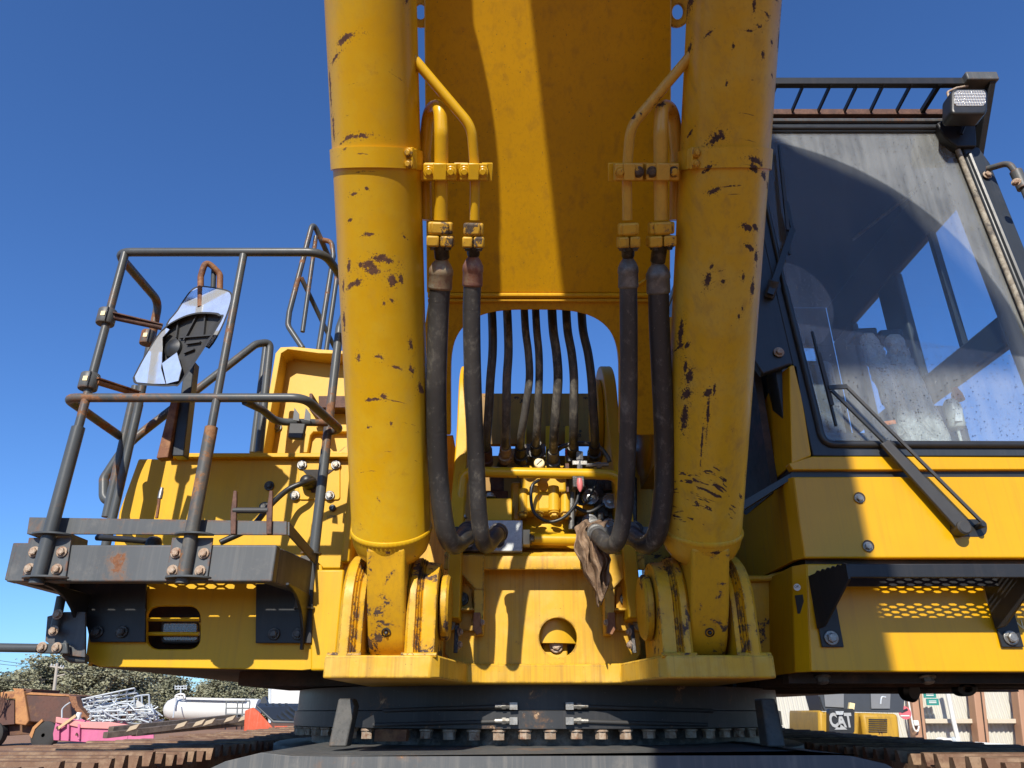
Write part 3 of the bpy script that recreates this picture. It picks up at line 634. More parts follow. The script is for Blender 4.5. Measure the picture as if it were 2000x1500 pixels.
# folded ledge above the plate and its triangular side gussets
lz = pY(1112, 1112, 2.86).z; b = MB()
sec = [(2.86, lz), (2.857, lz + .03), (2.862, lz + .052), (2.88, lz + .07), (2.91, lz + .078), (3.12, lz + .078), (3.12, lz + .06), (2.92, lz + .058), (2.885, lz + .045), (2.878, lz)]
xa, xb = pY(868, 1095, 2.87).x, pY(1258, 1095, 2.87).x
b.prism([(xa, y, z) for y, z in sec], (xb - xa, 0, 0)); b.build('front_ledge', Y_FRAME, FR, smooth=30, bevel=.002, label='rounded yellow ledge above the front plate')
for s_ in (1, -1):
    g = (lambda x: x) if s_ > 0 else (lambda x: 2110 - x + 16)
    yy = 2.852
    b = MB(); b.prism([pY(g(x), y, yy) for x, y in ((866, 1083), (946, 1083), (945, 1152), (930, 1152))], (0, .012, 0)); gs = b.build('ledge_gusset', Y_FRAME, FR, bevel=.002)
    b = MB(); b.prism([pY(g(x), y, yy + .002) for x, y in ((926, 1150), (946, 1150), (943, 1238), (926, 1238))], (0, .10, 0)); b.build('ledge_upright', Y_FRAME, FR, bevel=.002)
    b = MB(); b.prism([pY(g(x), y, 2.80) for x, y in ((925, 1196), (938, 1196), (941, 1236), (930, 1240), (923, 1228))], (0, .03, 0)); b.build('latch', RUST, FR, bevel=.002); bolt(pY(g(941), 1216, 2.80), (s_, -.3, 0), BOLT_RU, 1.0, FR)
    b = MB(); b.box((min(pY(g(x), 1190, 2.88).x for x in (878, 930)), 2.86, pY(900, 1192, 2.86).z), (max(pY(g(x), 1190, 2.88).x for x in (878, 930)), 2.95, pY(900, 1187, 2.86).z)); b.build('ledge_rib', Y_FRAME, FR, bevel=.002)
    b = MB(); b.prism([pY(g(x), y, 2.93) for x, y in ((868, 1128), (895, 1128), (922, 1150), (924, 1232), (874, 1232))], (0, .02, 0)); b.build('cover_plate', Y_FRAME, FR, bevel=.002)
    for (x, y) in ((879, 1170), (903, 1170), (877, 1219)): bolt(pY(g(x), y, 2.925), (0, -1, 0), BOLT_Z if x != 903 else BOLT_D, 1.9, FR)
# boom foot brackets of the frame and bosses, seen through the arch
for s_ in (1, -1):
    fx = (lambda x: x) if s_ > 0 else mirx
    x0 = fx(-.25); b = MB(); n = 18; cy, cz, r = 3.32, 3.02, .27
    prof = [(2.80, 2.02), (2.86, 2.45), (3.03, 2.86)] + [(cy + r * math.cos(w), cz + r * math.sin(w)) for w in [R(175 - 175 * k / n) for k in range(n + 1)]] + [(3.9, 2.5), (4.2, 2.02)]
    b.prism([(x0, y, z) for y, z in prof], (s_ * .055, 0, 0)); b.build('boom_bracket', Y_BODY, FR, bevel=.006, label='yellow frame plate that carries the boom foot pin')
    b = MB(); b.lathe((fx(-.193), cy, cz), (s_, 0, 0), [(0, .205), (.025, .205), (.03, .195)], 40); b.build('pin_boss', Y_BODY, FR, smooth=40, bevel=.004)
    b = MB(); b.lathe((fx(-.47), cy - .18, cz - .14), (s_, 0, 0), [(0, .20), (.01, .215), (.10, .215), (.112, .20)], 40); b.build('boom_foot_boss', Y_CUT, boom_foot, smooth=40)
    b = MB(); b.prism([(fx(-.46), y, z) for y, z in ((2.72, 2.84), (2.80, 2.66), (3.3, 2.66), (3.3, 3.3), (2.6, 3.2))], (s_ * .09, 0, 0)); b.build('boom_side_leg', Y_CUT, boom_foot, bevel=.004)
# deck parts behind: cross wall, posts
cw = 4.0
b = MB(); b.prism([pY(x, y, cw) for x, y in ((940, 768), (1185, 768), (1185, 868), (940, 868))], (0, .04, 0)); b.build('deck_cross_wall', Y_SHADE_DECK, FR, bevel=.004)
for x in (1014, 1066, 1104): b = MB(); b.prism([pY(xx, y, cw - .06) for xx, y in ((x, 832), (x + 14, 832), (x + 14, 905), (x, 905))], (0, .03, 0)); b.build('deck_post', Y_BODY, FR)
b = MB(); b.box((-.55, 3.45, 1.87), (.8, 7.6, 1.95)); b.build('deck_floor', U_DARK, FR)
b = MB(); b.box((-.30, 4.25, 1.95), (.55, 4.3, pY(1000, 890, 4.25).z)); b.build('rear_deck_wall', Y_SHADE_DECK, FR)
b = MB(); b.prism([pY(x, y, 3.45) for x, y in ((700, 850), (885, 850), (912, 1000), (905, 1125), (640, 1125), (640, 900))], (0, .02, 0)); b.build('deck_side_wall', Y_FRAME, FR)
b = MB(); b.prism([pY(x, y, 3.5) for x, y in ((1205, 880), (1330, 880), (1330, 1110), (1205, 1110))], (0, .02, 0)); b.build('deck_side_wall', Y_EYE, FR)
b = MB(); b.box((-.5, 3.3, 1.87), (.75, 3.36, 2.05)); b.build('deck_front_wall', Y_FRAME, FR)

# ---------------------------------------------------------------- manifold block, loop pipe, swing motor, control valve
my = 2.84
b = MB(); b.prism([pY(x, y, my) for x, y in ((946, 1016), (1021, 1016), (1020, 1077), (946, 1077))], (0, .16, 0)); MF = b.build('manifold_block', GALV, EX, bevel=.004, label='grey zinc plated manifold block between the two left hoses')
b = MB(); b.prism([pY(x, y, my + .01) for x, y in ((872, 1028), (950, 1028), (950, 1077), (872, 1077))], (0, .14, 0)); b.build('manifold_end', STEEL_D, MF, bevel=.006)
for (x, y) in ((914, 1041), (914, 1058), (974, 1040), (974, 1058), (893, 1040)): bolt(pY(x, y, my - .004), (0, -1, 0), BOLT_Z if x == 914 else BOLT_D, 1.7, MF)
b = MB(); b.obox(pY(1028, 1052, my + .03), (.014, 0, 0), (0, .03, 0), (0, 0, .03)); b.build('square_plug', PALE, MF, bevel=.003); bolt(pY(1036, 1052, my + .0), (1, -.2, 0), BOLT_D, 1.5, MF)
b = MB(); b.cyl(pY(1036, 1053, my + .06), pY(1150, 1055, my + .06), .024, seg=20); b.build('cross_pipe', Y_PIPE, MF, smooth=50)
b = MB(); b.prism([pY(x, y, my + .05) for x, y in ((948, 973), (1000, 973), (1000, 1017), (948, 1017))], (0, .11, 0)); b.build('yellow_valve_block', Y_BODY, MF, bevel=.004); bolt(pY(957, 972, my + .08), (0, 0, 1), BOLT_Z, 1.8, MF)
b = MB(); b.tube([pY(899, 1030, 2.90), pY(899, 990, 2.90), pY(905, 922, 2.92), pY(950, 922, 2.86), pY(1160, 926, 2.86), pY(1208, 928, 2.88), pY(1212, 985, 2.95), pY(1210, 1040, 2.98)], .022, fil=[.1, .12, .05, .1, .12, .1], seg=18)
LP = b.build('loop_pipe', Y_PIPE, EX, smooth=60, label='yellow pipe looping across in front of the swing motor')
b = MB(); b.lathe(pY(898, 1020, 2.90), (0, 0, -1), [(0, .026), (.012, .030), (.03, .030)], 20); b.build('pipe_flange', Y_FLANGE, LP)
for x in (891, 905): bolt(pY(x, 1012, 2.88), (0, 0, 1), BOLT_Z, 1.2, LP)
# swing motor: stacked castings
mc = pY(1066, 985, 3.090); MO = None
b = MB(); b.lathe((mc.x, mc.y + .12, 1.95), (0, 0, 1), [(0, .20), (.12, .20), (.14, .165), (.22, .15), (.24, .15)], 40); MO = b.build('swing_motor', Y_MOTOR, EX, smooth=40, label='yellow cast swing motor behind the loop pipe')
def blk(x0, y0, x1, y1, Y, t, name, bev=.012, mat=None): return MB().prism([pY(x0, y0, Y), pY(x1, y0, Y), pY(x1, y1, Y), pY(x0, y1, Y)], (0, t, 0)).build(name, mat or Y_MOTOR, MO, bevel=bev, seg=3)
blk(1012, 958, 1095, 1001, 2.930, .22, 'motor_housing', .02); blk(1020, 908, 1107, 962, 2.970, .2, 'motor_cover', .014); blk(998, 940, 1018, 1020, 3.010, .18, 'motor_side', .014); blk(1094, 966, 1114, 1008, 2.960, .12, 'relief_valve', .012)
for (x, y0, y1, w) in ((1044, 950, 1000, .022), (1081, 950, 1000, .024), (1022, 955, 1002, .020), (1104, 962, 1006, .020)): MB().cyl(pY(x, y1, 2.940), pY(x, y0, 2.940), w, seg=20).build('motor_rib', Y_MOTOR, MO, bevel=.005)
for x in (1021, 1052, 1082, 1104): bolt(pY(x, 1003, 2.920), (0, -.3, -1), BOLT_Y, 1.7, MO)
b = MB(); pp = pY(1053, 908, 2.890); b.lathe(pp, (0, -1, .1), [(0, .022), (.02, .022), (.024, .018), (.025, .001)], 24); pl = b.build('slotted_plug', PALE, MO)
MB().obox(pp + V((0, -.0255, .003)), V((.011, 0, .011)), V((0, .001, 0)), V((.0016, 0, -.0016))).build('plug_slot', STEEL_D, pl)
b = MB(); b.obox(pY(1046, 885, 2.990), (.042, 0, 0), (0, .04, 0), (0, .012, .034)); b.build('elbow_block', CRIMP_C, MO, bevel=.004)
b = MB(); b.tube([pY(1030, 888, 2.970), pY(1002, 890, 2.970), pY(986, 900, 2.970), pY(978, 918, 3.010)], .024, smooth=True); b.build('suction_hose', HOSE_D, MO, smooth=60)
b = MB(); b.lathe(pY(1012, 889, 2.960), (-1, 0, -.05), [(0, .030), (.05, .030), (.055, .026)], 20); b.build('hose_ferrule', CRIMP_A, MO)
b = MB(); b.lathe(pY(1080, 900, 3.010), (0, 0, -1), [(-.05, .026), (0, .026), (.012, .032), (.03, .04), (.06, .04)], 20); b.build('hose_ferrule', CRIMP_C, MO)
b = MB(); b.tube([pY(1052, 938, 2.870), pY(1040, 948, 2.850), pY(1037, 975, 2.850), pY(1045, 1003, 2.850), pY(1072, 1019, 2.850), pY(1102, 1010, 2.850), pY(1124, 984, 2.870), pY(1132, 955, 2.890)], .0068, smooth=8); b.build('thin_hose', BLK, MO, smooth=60, label='thin black looped hose in front of the swing motor')
b = MB(); b.cyl(pY(1116, 1034, 2.950), pY(1116, 962, 2.950), .012); b.build('drain_pipe', CRIMP_C, MO)
b = MB(); b.lathe((mc.x, 3.24, 2.06), (0, 0, 1), [(0, .22), (.02, .22), (.035, .20)], 40); b.build('motor_flange', Y_MOTOR, MO, smooth=40)
b = MB(); b.lathe((mc.x, 3.13, 2.312), (0, 0, 1), [(0, .185), (.03, .185), (.05, .165), (.12, .135), (.17, .125)], 40); b.build('motor_bell', Y_MOTOR, MO, smooth=40, bevel=.004)
b = MB(); b.box((pY(1010, 1060, 3.0).x, 3.0, 2.30), (pY(1150, 1060, 3.0).x, 3.06, 2.335)); b.build('motor_foot', Y_MOTOR, MO, bevel=.006)
# brown bracket left of the motor
b = MB(); b.prism([pY(x, y, 3.070) for x, y in ((945, 958), (992, 958), (992, 975), (945, 975))], (0, .08, 0)); b.prism([pY(x, y, 3.110) for x, y in ((958, 928), (984, 928), (984, 958), (958, 958))], (0, .05, 0)); b.build('hose_bracket', RUST_D, MO, bevel=.003)
# control valve bank with round caps
CV = MB().prism([pY(x, y, 3.070) for x, y in ((1124, 930), (1245, 930), (1245, 1065), (1124, 1065))], (0, .3, 0)).build('control_valve', STEEL_D, EX, bevel=.01, label='dark oily control valve with round end caps')
for (x, y) in ((1154, 971), (1193, 979), (1153, 1021), (1191, 1029)):
    p = pY(x, y, 2.990); b = MB(); b.lathe(p + V((0, .1, 0)), (0, -1, .05), [(0, .03), (.07, .03), (.072, .036), (.09, .036), (.094, .034), (.0945, .026), (.092, .025), (.092, .014), (.099, .014), (.1, .006), (.104, .005)], 32); b.build('valve_cap', CAPM, CV, smooth=30)
for (x0, y0, x1, y1, y_, m) in ((1126, 985, 1160, 1005, 3.040, Y_LUG), (1180, 938, 1205, 958, 3.030, STEEL_D), (1166, 990, 1190, 1010, 3.040, STEEL_D), (1125, 1035, 1150, 1062, 3.020, STEEL_D), (1130, 940, 1148, 960, 3.020, STEEL_D), (1168, 1000, 1180, 1016, 3.010, CRIMP_C)):
    MB().prism([pY(x0, y0, y_), pY(x1, y0, y_), pY(x1, y1, y_), pY(x0, y1, y_)], (0, .06, 0)).build('valve_block', m, CV, bevel=.005)
for i in range(16):
    p = pY(random.uniform(1128, 1205), random.uniform(940, 1060), 3.060); bolt(p, (0, -1, 0), BOLT_D, random.uniform(1, 1.6), CV)
b = MB(); b.tube([pY(1168, 930, 2.970), pY(1160, 955, 2.950), pY(1140, 985, 2.950), pY(1126, 975, 2.970)], .005, smooth=True); b.tube([pY(1124, 990, 2.970), pY(1150, 1000, 2.940), pY(1180, 985, 2.950)], .008, smooth=True); b.build('wiring', BLK, CV, smooth=60)
# test port fittings above the loop pipe
b = MB(); b.lathe(pY(1114, 902, 2.920), (0, 0, 1), [(0, .014), (.03, .016), (.034, .021)], 16); b.build('port_body', CRIMP_C, CV); b = MB(); b.lathe(pY(1114, 889, 2.920), (0, 0, 1), [(0, .022), (.022, .022), (.026, .018)], 16); b.build('red_cap', RED, CV)
b = MB(); b.cyl(pY(1132, 935, 2.870), pY(1132, 884, 2.870), .012, seg=6); b.cyl(pY(1132, 899, 2.870), pY(1132, 883, 2.870), .016, seg=6); b.obox(pY(1132, 905, 2.870), (.03, 0, 0), (0, .01, 0), (0, 0, .008)); b.cyl(pY(1144, 909, 2.870), pY(1188, 907, 2.870), .009, seg=8); b.cyl(pY(1165, 909, 2.870), pY(1174, 908, 2.870), .014, seg=6); b.build('pressure_fitting', STEEL, CV, smooth=30)
b = MB(); b.tube([pY(1078, 890, 2.910), pY(1100, 872, 2.870), pY(1135, 866, 2.870), pY(1170, 874, 2.870), pY(1186, 892, 2.870), pY(1190, 902, 2.870)], .0095, smooth=8); b.build('thin_hose', HOSE_D, CV, smooth=60, label='thin black hose arching over the test fittings')
b = MB(); b.lathe(pY(1132, 935, 2.82), (0, 0, -1), [(0, .010), (.02, .013), (.04, .011), (.055, .003)], 16); b.build('red_tag', PINKCAP, CV); b = MB(); b.obox(pY(1129, 943, 2.86), (.024, 0, 0), (0, .02, 0), (0, 0, .024)); b.build('port_block', STEEL_D, CV, bevel=.003)
b = MB(); b.prism([pY(x, y, 2.890) for x, y in ((1104, 905), (1111, 905), (1111, 960), (1107, 960))], (0, .05, 0)); b.build('valve_bracket', RUST_D, CV)
# flange blocks for the two right-hand hoses
b = MB(); b.lathe(pY(1160, 1042, 2.93), (.0, -1, 0), [(0, .05), (.05, .05), (.055, .045)], 28); b.lathe(pY(1232, 1045, 2.93), (0, -1, 0), [(0, .05), (.05, .05), (.055, .045)], 28); b.obox(pY(1205, 1055, 2.96), (.14, 0, 0), (0, .05, 0), (0, 0, .045)); b.build('hose_flange', CRIMP_C, CV, bevel=.004, smooth=35)
for (x, y) in ((1245, 1032), (1247, 1056), (1221, 1030)): bolt(pY(x, y, 2.875), (0, -1, 0), BOLT_D, 1.7, CV)

# ---------------------------------------------------------------- swing bearing with bolts and grease lines
RC = V((.13, 4.33, 0)); RR = 1.275; zt, zb = 1.80, 1.642
b = MB(); b.lathe((RC.x, RC.y, 0), (0, 0, 1), [(zb - .004, 1.0), (zb - .004, RR - .02), (zb, RR), (zb + .062, RR), (zb + .066, RR - .012), (zt, RR - .012), (zt, 1.0)], 160, caps=False)
RG = b.build('swing_bearing', G_RING, EX, smooth=30, label='dark bolted swing bearing ring under the yellow frame')
b = MB(); b.lathe((RC.x, RC.y, 0), (0, 0, 1), [(1.50, 1.18), (zb - .002, 1.18)], 120, caps=False); b.build('bearing_race', STEEL_D, RG, smooth=40)
bm_ = MB(); bm_.lathe((0, 0, 0), (0, 0, -1), [(0, .0285), (.007, .0285), (.009, .025)], 20)
bm_.prism([(math.cos(R(60 * k)) * .0245, math.sin(R(60 * k)) * .0245, -.009) for k in range(6)], (0, 0, -.026)); BB = bm_.mesh('bearing_bolt', BOLT_R, 30)
NB = 78
for k in range(NB):
    w = 2 * math.pi * k / NB + .015; p = V((RC.x + (RR - .03) * math.sin(w), RC.y - (RR - .03) * math.cos(w), zb - .004))
    if math.cos(w) > -.05: inst('bearing_bolt', BB, Matrix.Translation(p) @ Matrix.Rotation(random.uniform(0, 1), 4, 'Z') @ Matrix.Diagonal((1, 1, random.uniform(.9, 1.1), 1)), RG)
for (x0, x1, yy, s_) in ((1003, 890, 1379, -1), (1003, 870, 1408, -1), (1112, 1250, 1379, 1), (1112, 1240, 1408, 1)):
    f = pY(x0, yy, RC.y - RR - .002); zz = f.z
    def onr(px_): # point on the ring's face at this height
        d = V((px_ - 1000, 0, 0)); 
        a, bb, c = _d(px_, yy); A = a * a + bb * bb; B = -2 * (a * RC.x + bb * RC.y); CC = RC.x ** 2 + RC.y ** 2 - (RR + .006) ** 2
        t = (-B - math.sqrt(max(0, B * B - 4 * A * CC))) / (2 * A); return V((a * t, bb * t, zz + (-.0 if px_ == x0 else (x0 - px_) * s_ * .00006)))
    pts = [onr(x0 + s_ * 14), onr(x0 + (x1 - x0) * .35), onr(x0 + (x1 - x0) * .7), onr(x1), onr(x1 + s_ * 60)] + ([onr(x1 + s_ * 140)] if True else [])
    b = MB(); b.tube(pts, .0078, smooth=6, seg=10); gl_ = b.build('grease_line', BLK_M, RG, smooth=60)
    b = MB(); q = onr(x0 - s_ * 0) - V((0, .004, 0)); b.obox(q, (.015, 0, 0), (0, .014, 0), (0, 0, .013)); e = V((s_, 0, 0)); b.cyl(q + e * .016, q + e * .03, .010, seg=6); b.cyl(q + e * .03, q + e * .045, .013, seg=6); b.cyl(q + e * .045, q + e * .072, .0095, r2=.008, seg=10); b.build('grease_elbow', STEEL, gl_, smooth=30)
# stop blocks standing on the undercarriage
for (px_, s_) in ((657, 1), (1520, -1)):
    p = pY(px_, 1475, 2.80 if s_ > 0 else 2.80); b = MB(); x = p.x
    b.prism([(x - .032, 2.80, 1.59), (x + .032, 2.80, 1.59), (x + .045 * (1 if s_ > 0 else .6), 2.82, 1.72), (x + .03, 2.84, 1.745), (x - .02, 2.84, 1.745)], (0, .09, 0)); b.build('stop_block', G_STOP, EX, bevel=.006, label='grey upright stop block on the undercarriage %s the swing bearing' % ('left of' if s_ > 0 else 'right of'))
b = MB(); b.box((-.52, 3.02, 1.60), (-.40, 3.1, 1.64)); b.build('wedge', RUST, RG)

# ---------------------------------------------------------------- undercarriage, tracks
UT = 1.580
b = MB(); pr = []
for (px_, py_, Y) in ((380, 1515, 2.5), (440, 1487, 2.5), (510, 1470, 2.5), (575, 1460, 2.5)): 
    q = pY(px_, py_, Y); pr.append((q.x, q.z))
xl_ = pr[-1][0]
prof = [(pr[0][0], 1.2)] + pr[:-1] + [(pr[-1][0], UT - .004), (-.1, UT), (.5, UT), (1.05, UT)]
for (px_, py_) in ((1600, 1470), (1670, 1478), (1730, 1492), (1770, 1515)):
    q = pY(px_, py_, 2.5); prof.append((q.x, q.z))
prof.append((prof[-1][0], 1.2))
b.prism([(x, 2.5, z) for x, z in prof], (0, 2.6, 0))
UC = b.build('undercarriage_frame', G_UNDER, EX, bevel=.012, seg=3, smooth=25, label='grey rounded undercarriage casting at the bottom edge')
b = MB(); b.lathe((RC.x, RC.y, 0), (0, 0, 1), [(1.45, 1.36), (1.560, 1.36), (1.568, 1.34), (1.568, 1.1)], 100, caps=False); b.build('bearing_seat', G_UNDER, UC, smooth=30)
# track shoes: triple-grouser plates, inner ends towards the middle
def shoe_mesh(name, mat):
    pitch, w = .285, .85; b = MB()
    sec = [(-.14, 0), (-.14, .03), (-.118, .03), (-.110, .072), (-.088, .074), (-.075, .03), (-.02, .03), (-.012, .066), (.012, .066), (.022, .03), (.075, .03), (.088, .072), (.11, .074), (.118, .03), (.14, .03), (.14, 0)]
    b.prism([(0, y, z) for y, z in sec], (w, 0, 0)); return b.mesh(name, mat, 25)
SH = shoe_mesh('track_shoe', TRACK)
for (xi, s_, lab) in ((-1.27, -1, 'rusty left track with triple ridged shoes'), (1.50, 1, 'dark shaded right track')):
    b = MB(); xm = xi + s_ * .42; b.box((xm - .14, 1.2, .45), (xm + .14, 7.6, 1.42)); b.lathe((xm - .2, 1.2, .95), (1, 0, 0), [(0, .46), (.4, .46)], 32)
    tf = b.build('track_frame', U_DARK, EX, label=lab)
    ys = [1.05 + .285 * k for k in range(24)]
    for k, y in enumerate(ys):
        z = 1.502 + random.uniform(-.006, .006) - .012 * math.sin((y - 1) / 6.5 * math.pi); M = Matrix.Translation((xi if s_ > 0 else xi - .85, y, z)) @ Matrix.Rotation(random.uniform(-.02, .02), 4, 'X')
        inst('track_shoe', SH, M, tf)
    for k in range(1, 6):        # shoes rolling down round the front idler
        a = k * .5; M = Matrix.Translation((xi if s_ > 0 else xi - .85, 1.2 - .14 - .52 * math.sin(a), .95 + .53 * math.cos(a))) @ Matrix.Rotation(a, 4, 'X'); inst('track_shoe', SH, M, tf)

# ================================================================ LEFT SIDE: body, platform, rails, mirrors
BY = 3.0
# lower body front with a rounded opening for the lamp
def hole_plate(name, outer_px, hole_px, Y, t, mat, parent, n=64, **kw):
    lo = resample([(pY(x, y, Y).x, pY(x, y, Y).z) for x, y in outer_px], n); cx = sum(p[0] for p in hole_px) / len(hole_px)
    H = [(pY(x, y, Y).x, pY(x, y, Y).z) for x, y in hole_px]; hx = sum(p[0] for p in H) / len(H); hz = sum(p[1] for p in H) / len(H)
    inn = []
    for (x, z) in lo:
        w = math.atan2(z - hz, x - hx); dx, dz = math.cos(w), math.sin(w); best = 0
        for i in range(len(H)):
            (ax, az), (bx_, bz) = H[i], H[(i + 1) % len(H)]; ex, ez = bx_ - ax, bz - az; den = dx * ez - dz * ex
            if abs(den) < 1e-12: continue
            tt = ((ax - hx) * ez - (az - hz) * ex) / den; u = ((ax - hx) * dz - (az - hz) * dx) / den
            if tt > 0 and -1e-6 <= u <= 1 + 1e-6: best = max(best, tt)
        inn.append((hx + dx * best, hz + dz * best))
    return MB().ring([(x, Y, z) for x, z in lo], [(x, Y, z) for x, z in inn], (0, t, 0)).build(name, mat, parent, **kw)
z0b = pY(165, 1300, BY).z; xbl = pY(165, 1300, BY).x
LB = hole_plate('body_front_panel', [(165, 1302), (640, 1310), (628, 1090), (190, 1090)], rrect(286, 1184, 391, 1268, 22), BY, .02, Y_BODY, EX, bevel=.004, label='yellow lower body panel behind the platform with a lamp opening')
b = MB(); b.box((xbl, BY + .02, z0b), (xbl + .02, 7.2, z0b + .42)); b.build('body_side_panel', Y_BODY, LB, bevel=.004)
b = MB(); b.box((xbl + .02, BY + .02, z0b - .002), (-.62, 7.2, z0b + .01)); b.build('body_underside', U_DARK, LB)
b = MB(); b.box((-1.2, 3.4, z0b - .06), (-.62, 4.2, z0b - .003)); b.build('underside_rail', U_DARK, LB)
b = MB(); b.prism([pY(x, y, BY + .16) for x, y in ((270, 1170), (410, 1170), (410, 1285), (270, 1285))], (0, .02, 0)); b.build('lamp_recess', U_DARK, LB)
b = MB(); b.prism([pY(x, y, BY + .05) for x, y in rrect(313, 1213, 389, 1257, 8)], (0, .05, 0)); lp = b.build('work_lamp', BLK, LB, bevel=.006, label='rectangular work lamp set behind bars in the body panel'); b = MB(); b.prism([pY(x, y, BY + .042) for x, y in rrect(318, 1217, 385, 1252, 6)], (0, .01, 0)); b.build('lens', LENS_D, lp, bevel=.003)
for yy in (1210, 1238): MB().cyl(pY(288, yy, BY + .015), pY(389, yy, BY + .015), .0075).build('guard_bar', Y_BODY, LB)
# strip of body right of the platform, down to the frame
b = MB(); b.prism([pY(x, y, BY - .02) for x, y in ((606, 1112), (672, 1112), (655, 1300), (640, 1310), (606, 1310))], (0, .03, 0)); b.build('body_corner_panel', Y_BODY, LB, bevel=.008, seg=3)
# upper panel
UY = 3.30
b = MB(); b.prism([pY(x, y, UY) for x, y in ((270, 896), (686, 896), (690, 960), (668, 1111), (215, 1111), (232, 1000))], (0, .03, 0)); UP = b.build('body_upper_panel', Y_BODY, EX, bevel=.008, seg=3, label='yellow upper body panel crossed by rail shadows')
b = MB(); b.prism([pY(x, y, UY - .03) for x, y in ((683, 940), (694, 940), (682, 1098), (664, 1098))], (0, .05, 0)); b.build('panel_edge_fold', Y_BODY, UP, bevel=.01, seg=3)
b = MB(); c0 = pY(326, 893, UY - .04); c1 = pY(690, 896, UY - .04); b.box((c0.x, UY - .04, c0.z), (c1.x + .3, 4.3, c0.z + .022)); b.build('deck_ledge', Y_BODY, UP, bevel=.004)
b = MB(); b.box((c0.x - .10, UY + .03, 2.1), (c0.x + .9, 4.2, c0.z - .01)); b.build('body_core', Y_BODY, UP)
b = MB(); b.prism([pY(x, y, UY - .008) for x, y in rrect(582, 900, 664, 976, 6)], (0, .008, 0)); mp = b.build('mounting_plate', Y_BODY, UP, bevel=.003)
for (x, y) in ((590, 908), (656, 908), (576, 968), (644, 968)): bolt(pY(x, y, UY - .012), (0, -1, 0), BOLT_Z, 1.7, UP)
b = MB(); b.prism([pY(x, y, UY - .012) for x, y in ((590, 917), (652, 917), (640, 926), (636, 962), (608, 962), (602, 930))], (0, .006, 0)); b.build('plate_slot', U_DARK, UP)
b = MB(); b.lathe(pY(606, 944, UY - .012), (-.25, -1, .0), [(0, .034), (.03, .034), (.05, .028), (.062, .016), (.064, .001)], 24); b.build('cable_gland', BLK, UP, smooth=40)
b = MB(); b.tube([pY(612, 938, UY - .04), pY(590, 944, UY - .10), pY(560, 958, UY - .12), pY(525, 990, UY - .18), pY(490, 1030, UY - .25), pY(430, 1060, UY - .3)], .013, smooth=8); b.build('power_cable', BLK, UP, smooth=60)
for (x, y) in ((526, 949), (516, 990)): bolt(pY(x, y, UY - .004), (0, -1, 0), BOLT_D, 1.7, UP)
b = MB(); b.lathe(pY(650, 993, UY), (0, -1, 0), [(0, .016), (.012, .016), (.014, .012), (.0145, .001)], 20); ks = b.build('key_switch', BLK, UP); MB().obox(pY(650, 991, UY - .017), (.002, 0, .008), (0, .004, 0), (.002, 0, -.0005)).build('key', STEEL, ks)
inst('switch_lettering', text_mesh('switch_lettering', 'LOW', BLK, .017, .0005), Matrix.Translation(pY(648, 1009, UY - .002)) @ Matrix.Rotation(R(90), 4, 'X'), UP)
# platform: box beam round three sides, tread of expanded metal, brackets
PYF = 2.65
def expanded(x0, x1, y0, y1, z, px=.080, py=.021, th=.003, h=.006):
    b = MB(); ny = int((y1 - y0) / py); nx = int((x1 - x0) / px)
    for j in range(ny + 1):
        y = y0 + j * py; s = 1 if j % 2 == 0 else -1
        pts = []
        for i in range(nx * 4 + 1):
            x = x0 + i * px / 4; ph = (i + (0 if s > 0 else 2)) % 4
            pts.append((x, y + (py * .46 if ph in (0, 1) else -py * .46) * 1.0))
        for i in range(len(pts) - 1):
            (ax, ay), (bx_, by_) = pts[i], pts[i + 1]
            b.prism([(ax, ay - th, z), (bx_, by_ - th, z), (bx_, by_ + th, z), (ax, ay + th, z)], (0, 0, h))
    return b
bt, bb = pY(300, 1064, PYF).z, pY(300, 1136, PYF).z
bl, br = pY(22, 1096, PYF).x, pY(536, 1100, PYF).x
PF = MB().box((bl, PYF, bb), (br, PYF + .05, bt)).build('platform_beam', G_BEAM, EX, bevel=.006, seg=3, label='grey front beam of the access platform with rust patches')
MB().prism([(br - .045, PYF + .0505, bb + .001), (br - .001, PYF + .0505, bb + .001), (br - .001, PYF + .0505, bt - .001), (br - .045, PYF + .0505, bt - .001)], (.07, .36, 0)).build('side_beam', G_BEAM, PF, bevel=.005)
MB().prism([(bl + .001, PYF + .0505, bb + .001), (bl + .045, PYF + .0505, bb + .001), (bl + .045, PYF + .0505, bt - .001), (bl + .001, PYF + .0505, bt - .001)], (.0, .5, 0)).build('side_beam', G_BEAM, PF, bevel=.005)
expanded(bl + .05, br - .04, PYF + .06, BY - .01, bt - .02).build('expanded_tread', G_BLACK, PF, smooth=0, label='expanded metal tread of the access platform')
for yy in (PYF + .2, PYF + .36): MB().box((bl + .05, yy, bb + .03), (br - .02, yy + .03, bt - .022)).build('tread_bearer', G_BEAM, PF)
# end plate flare on the left
MB().prism([pY(x, y, PYF + .002) for x, y in ((25, 1060), (60, 1060), (60, 1133), (8, 1133))], (0, .046, 0)).build('beam_end', G_BEAM, PF, bevel=.004)
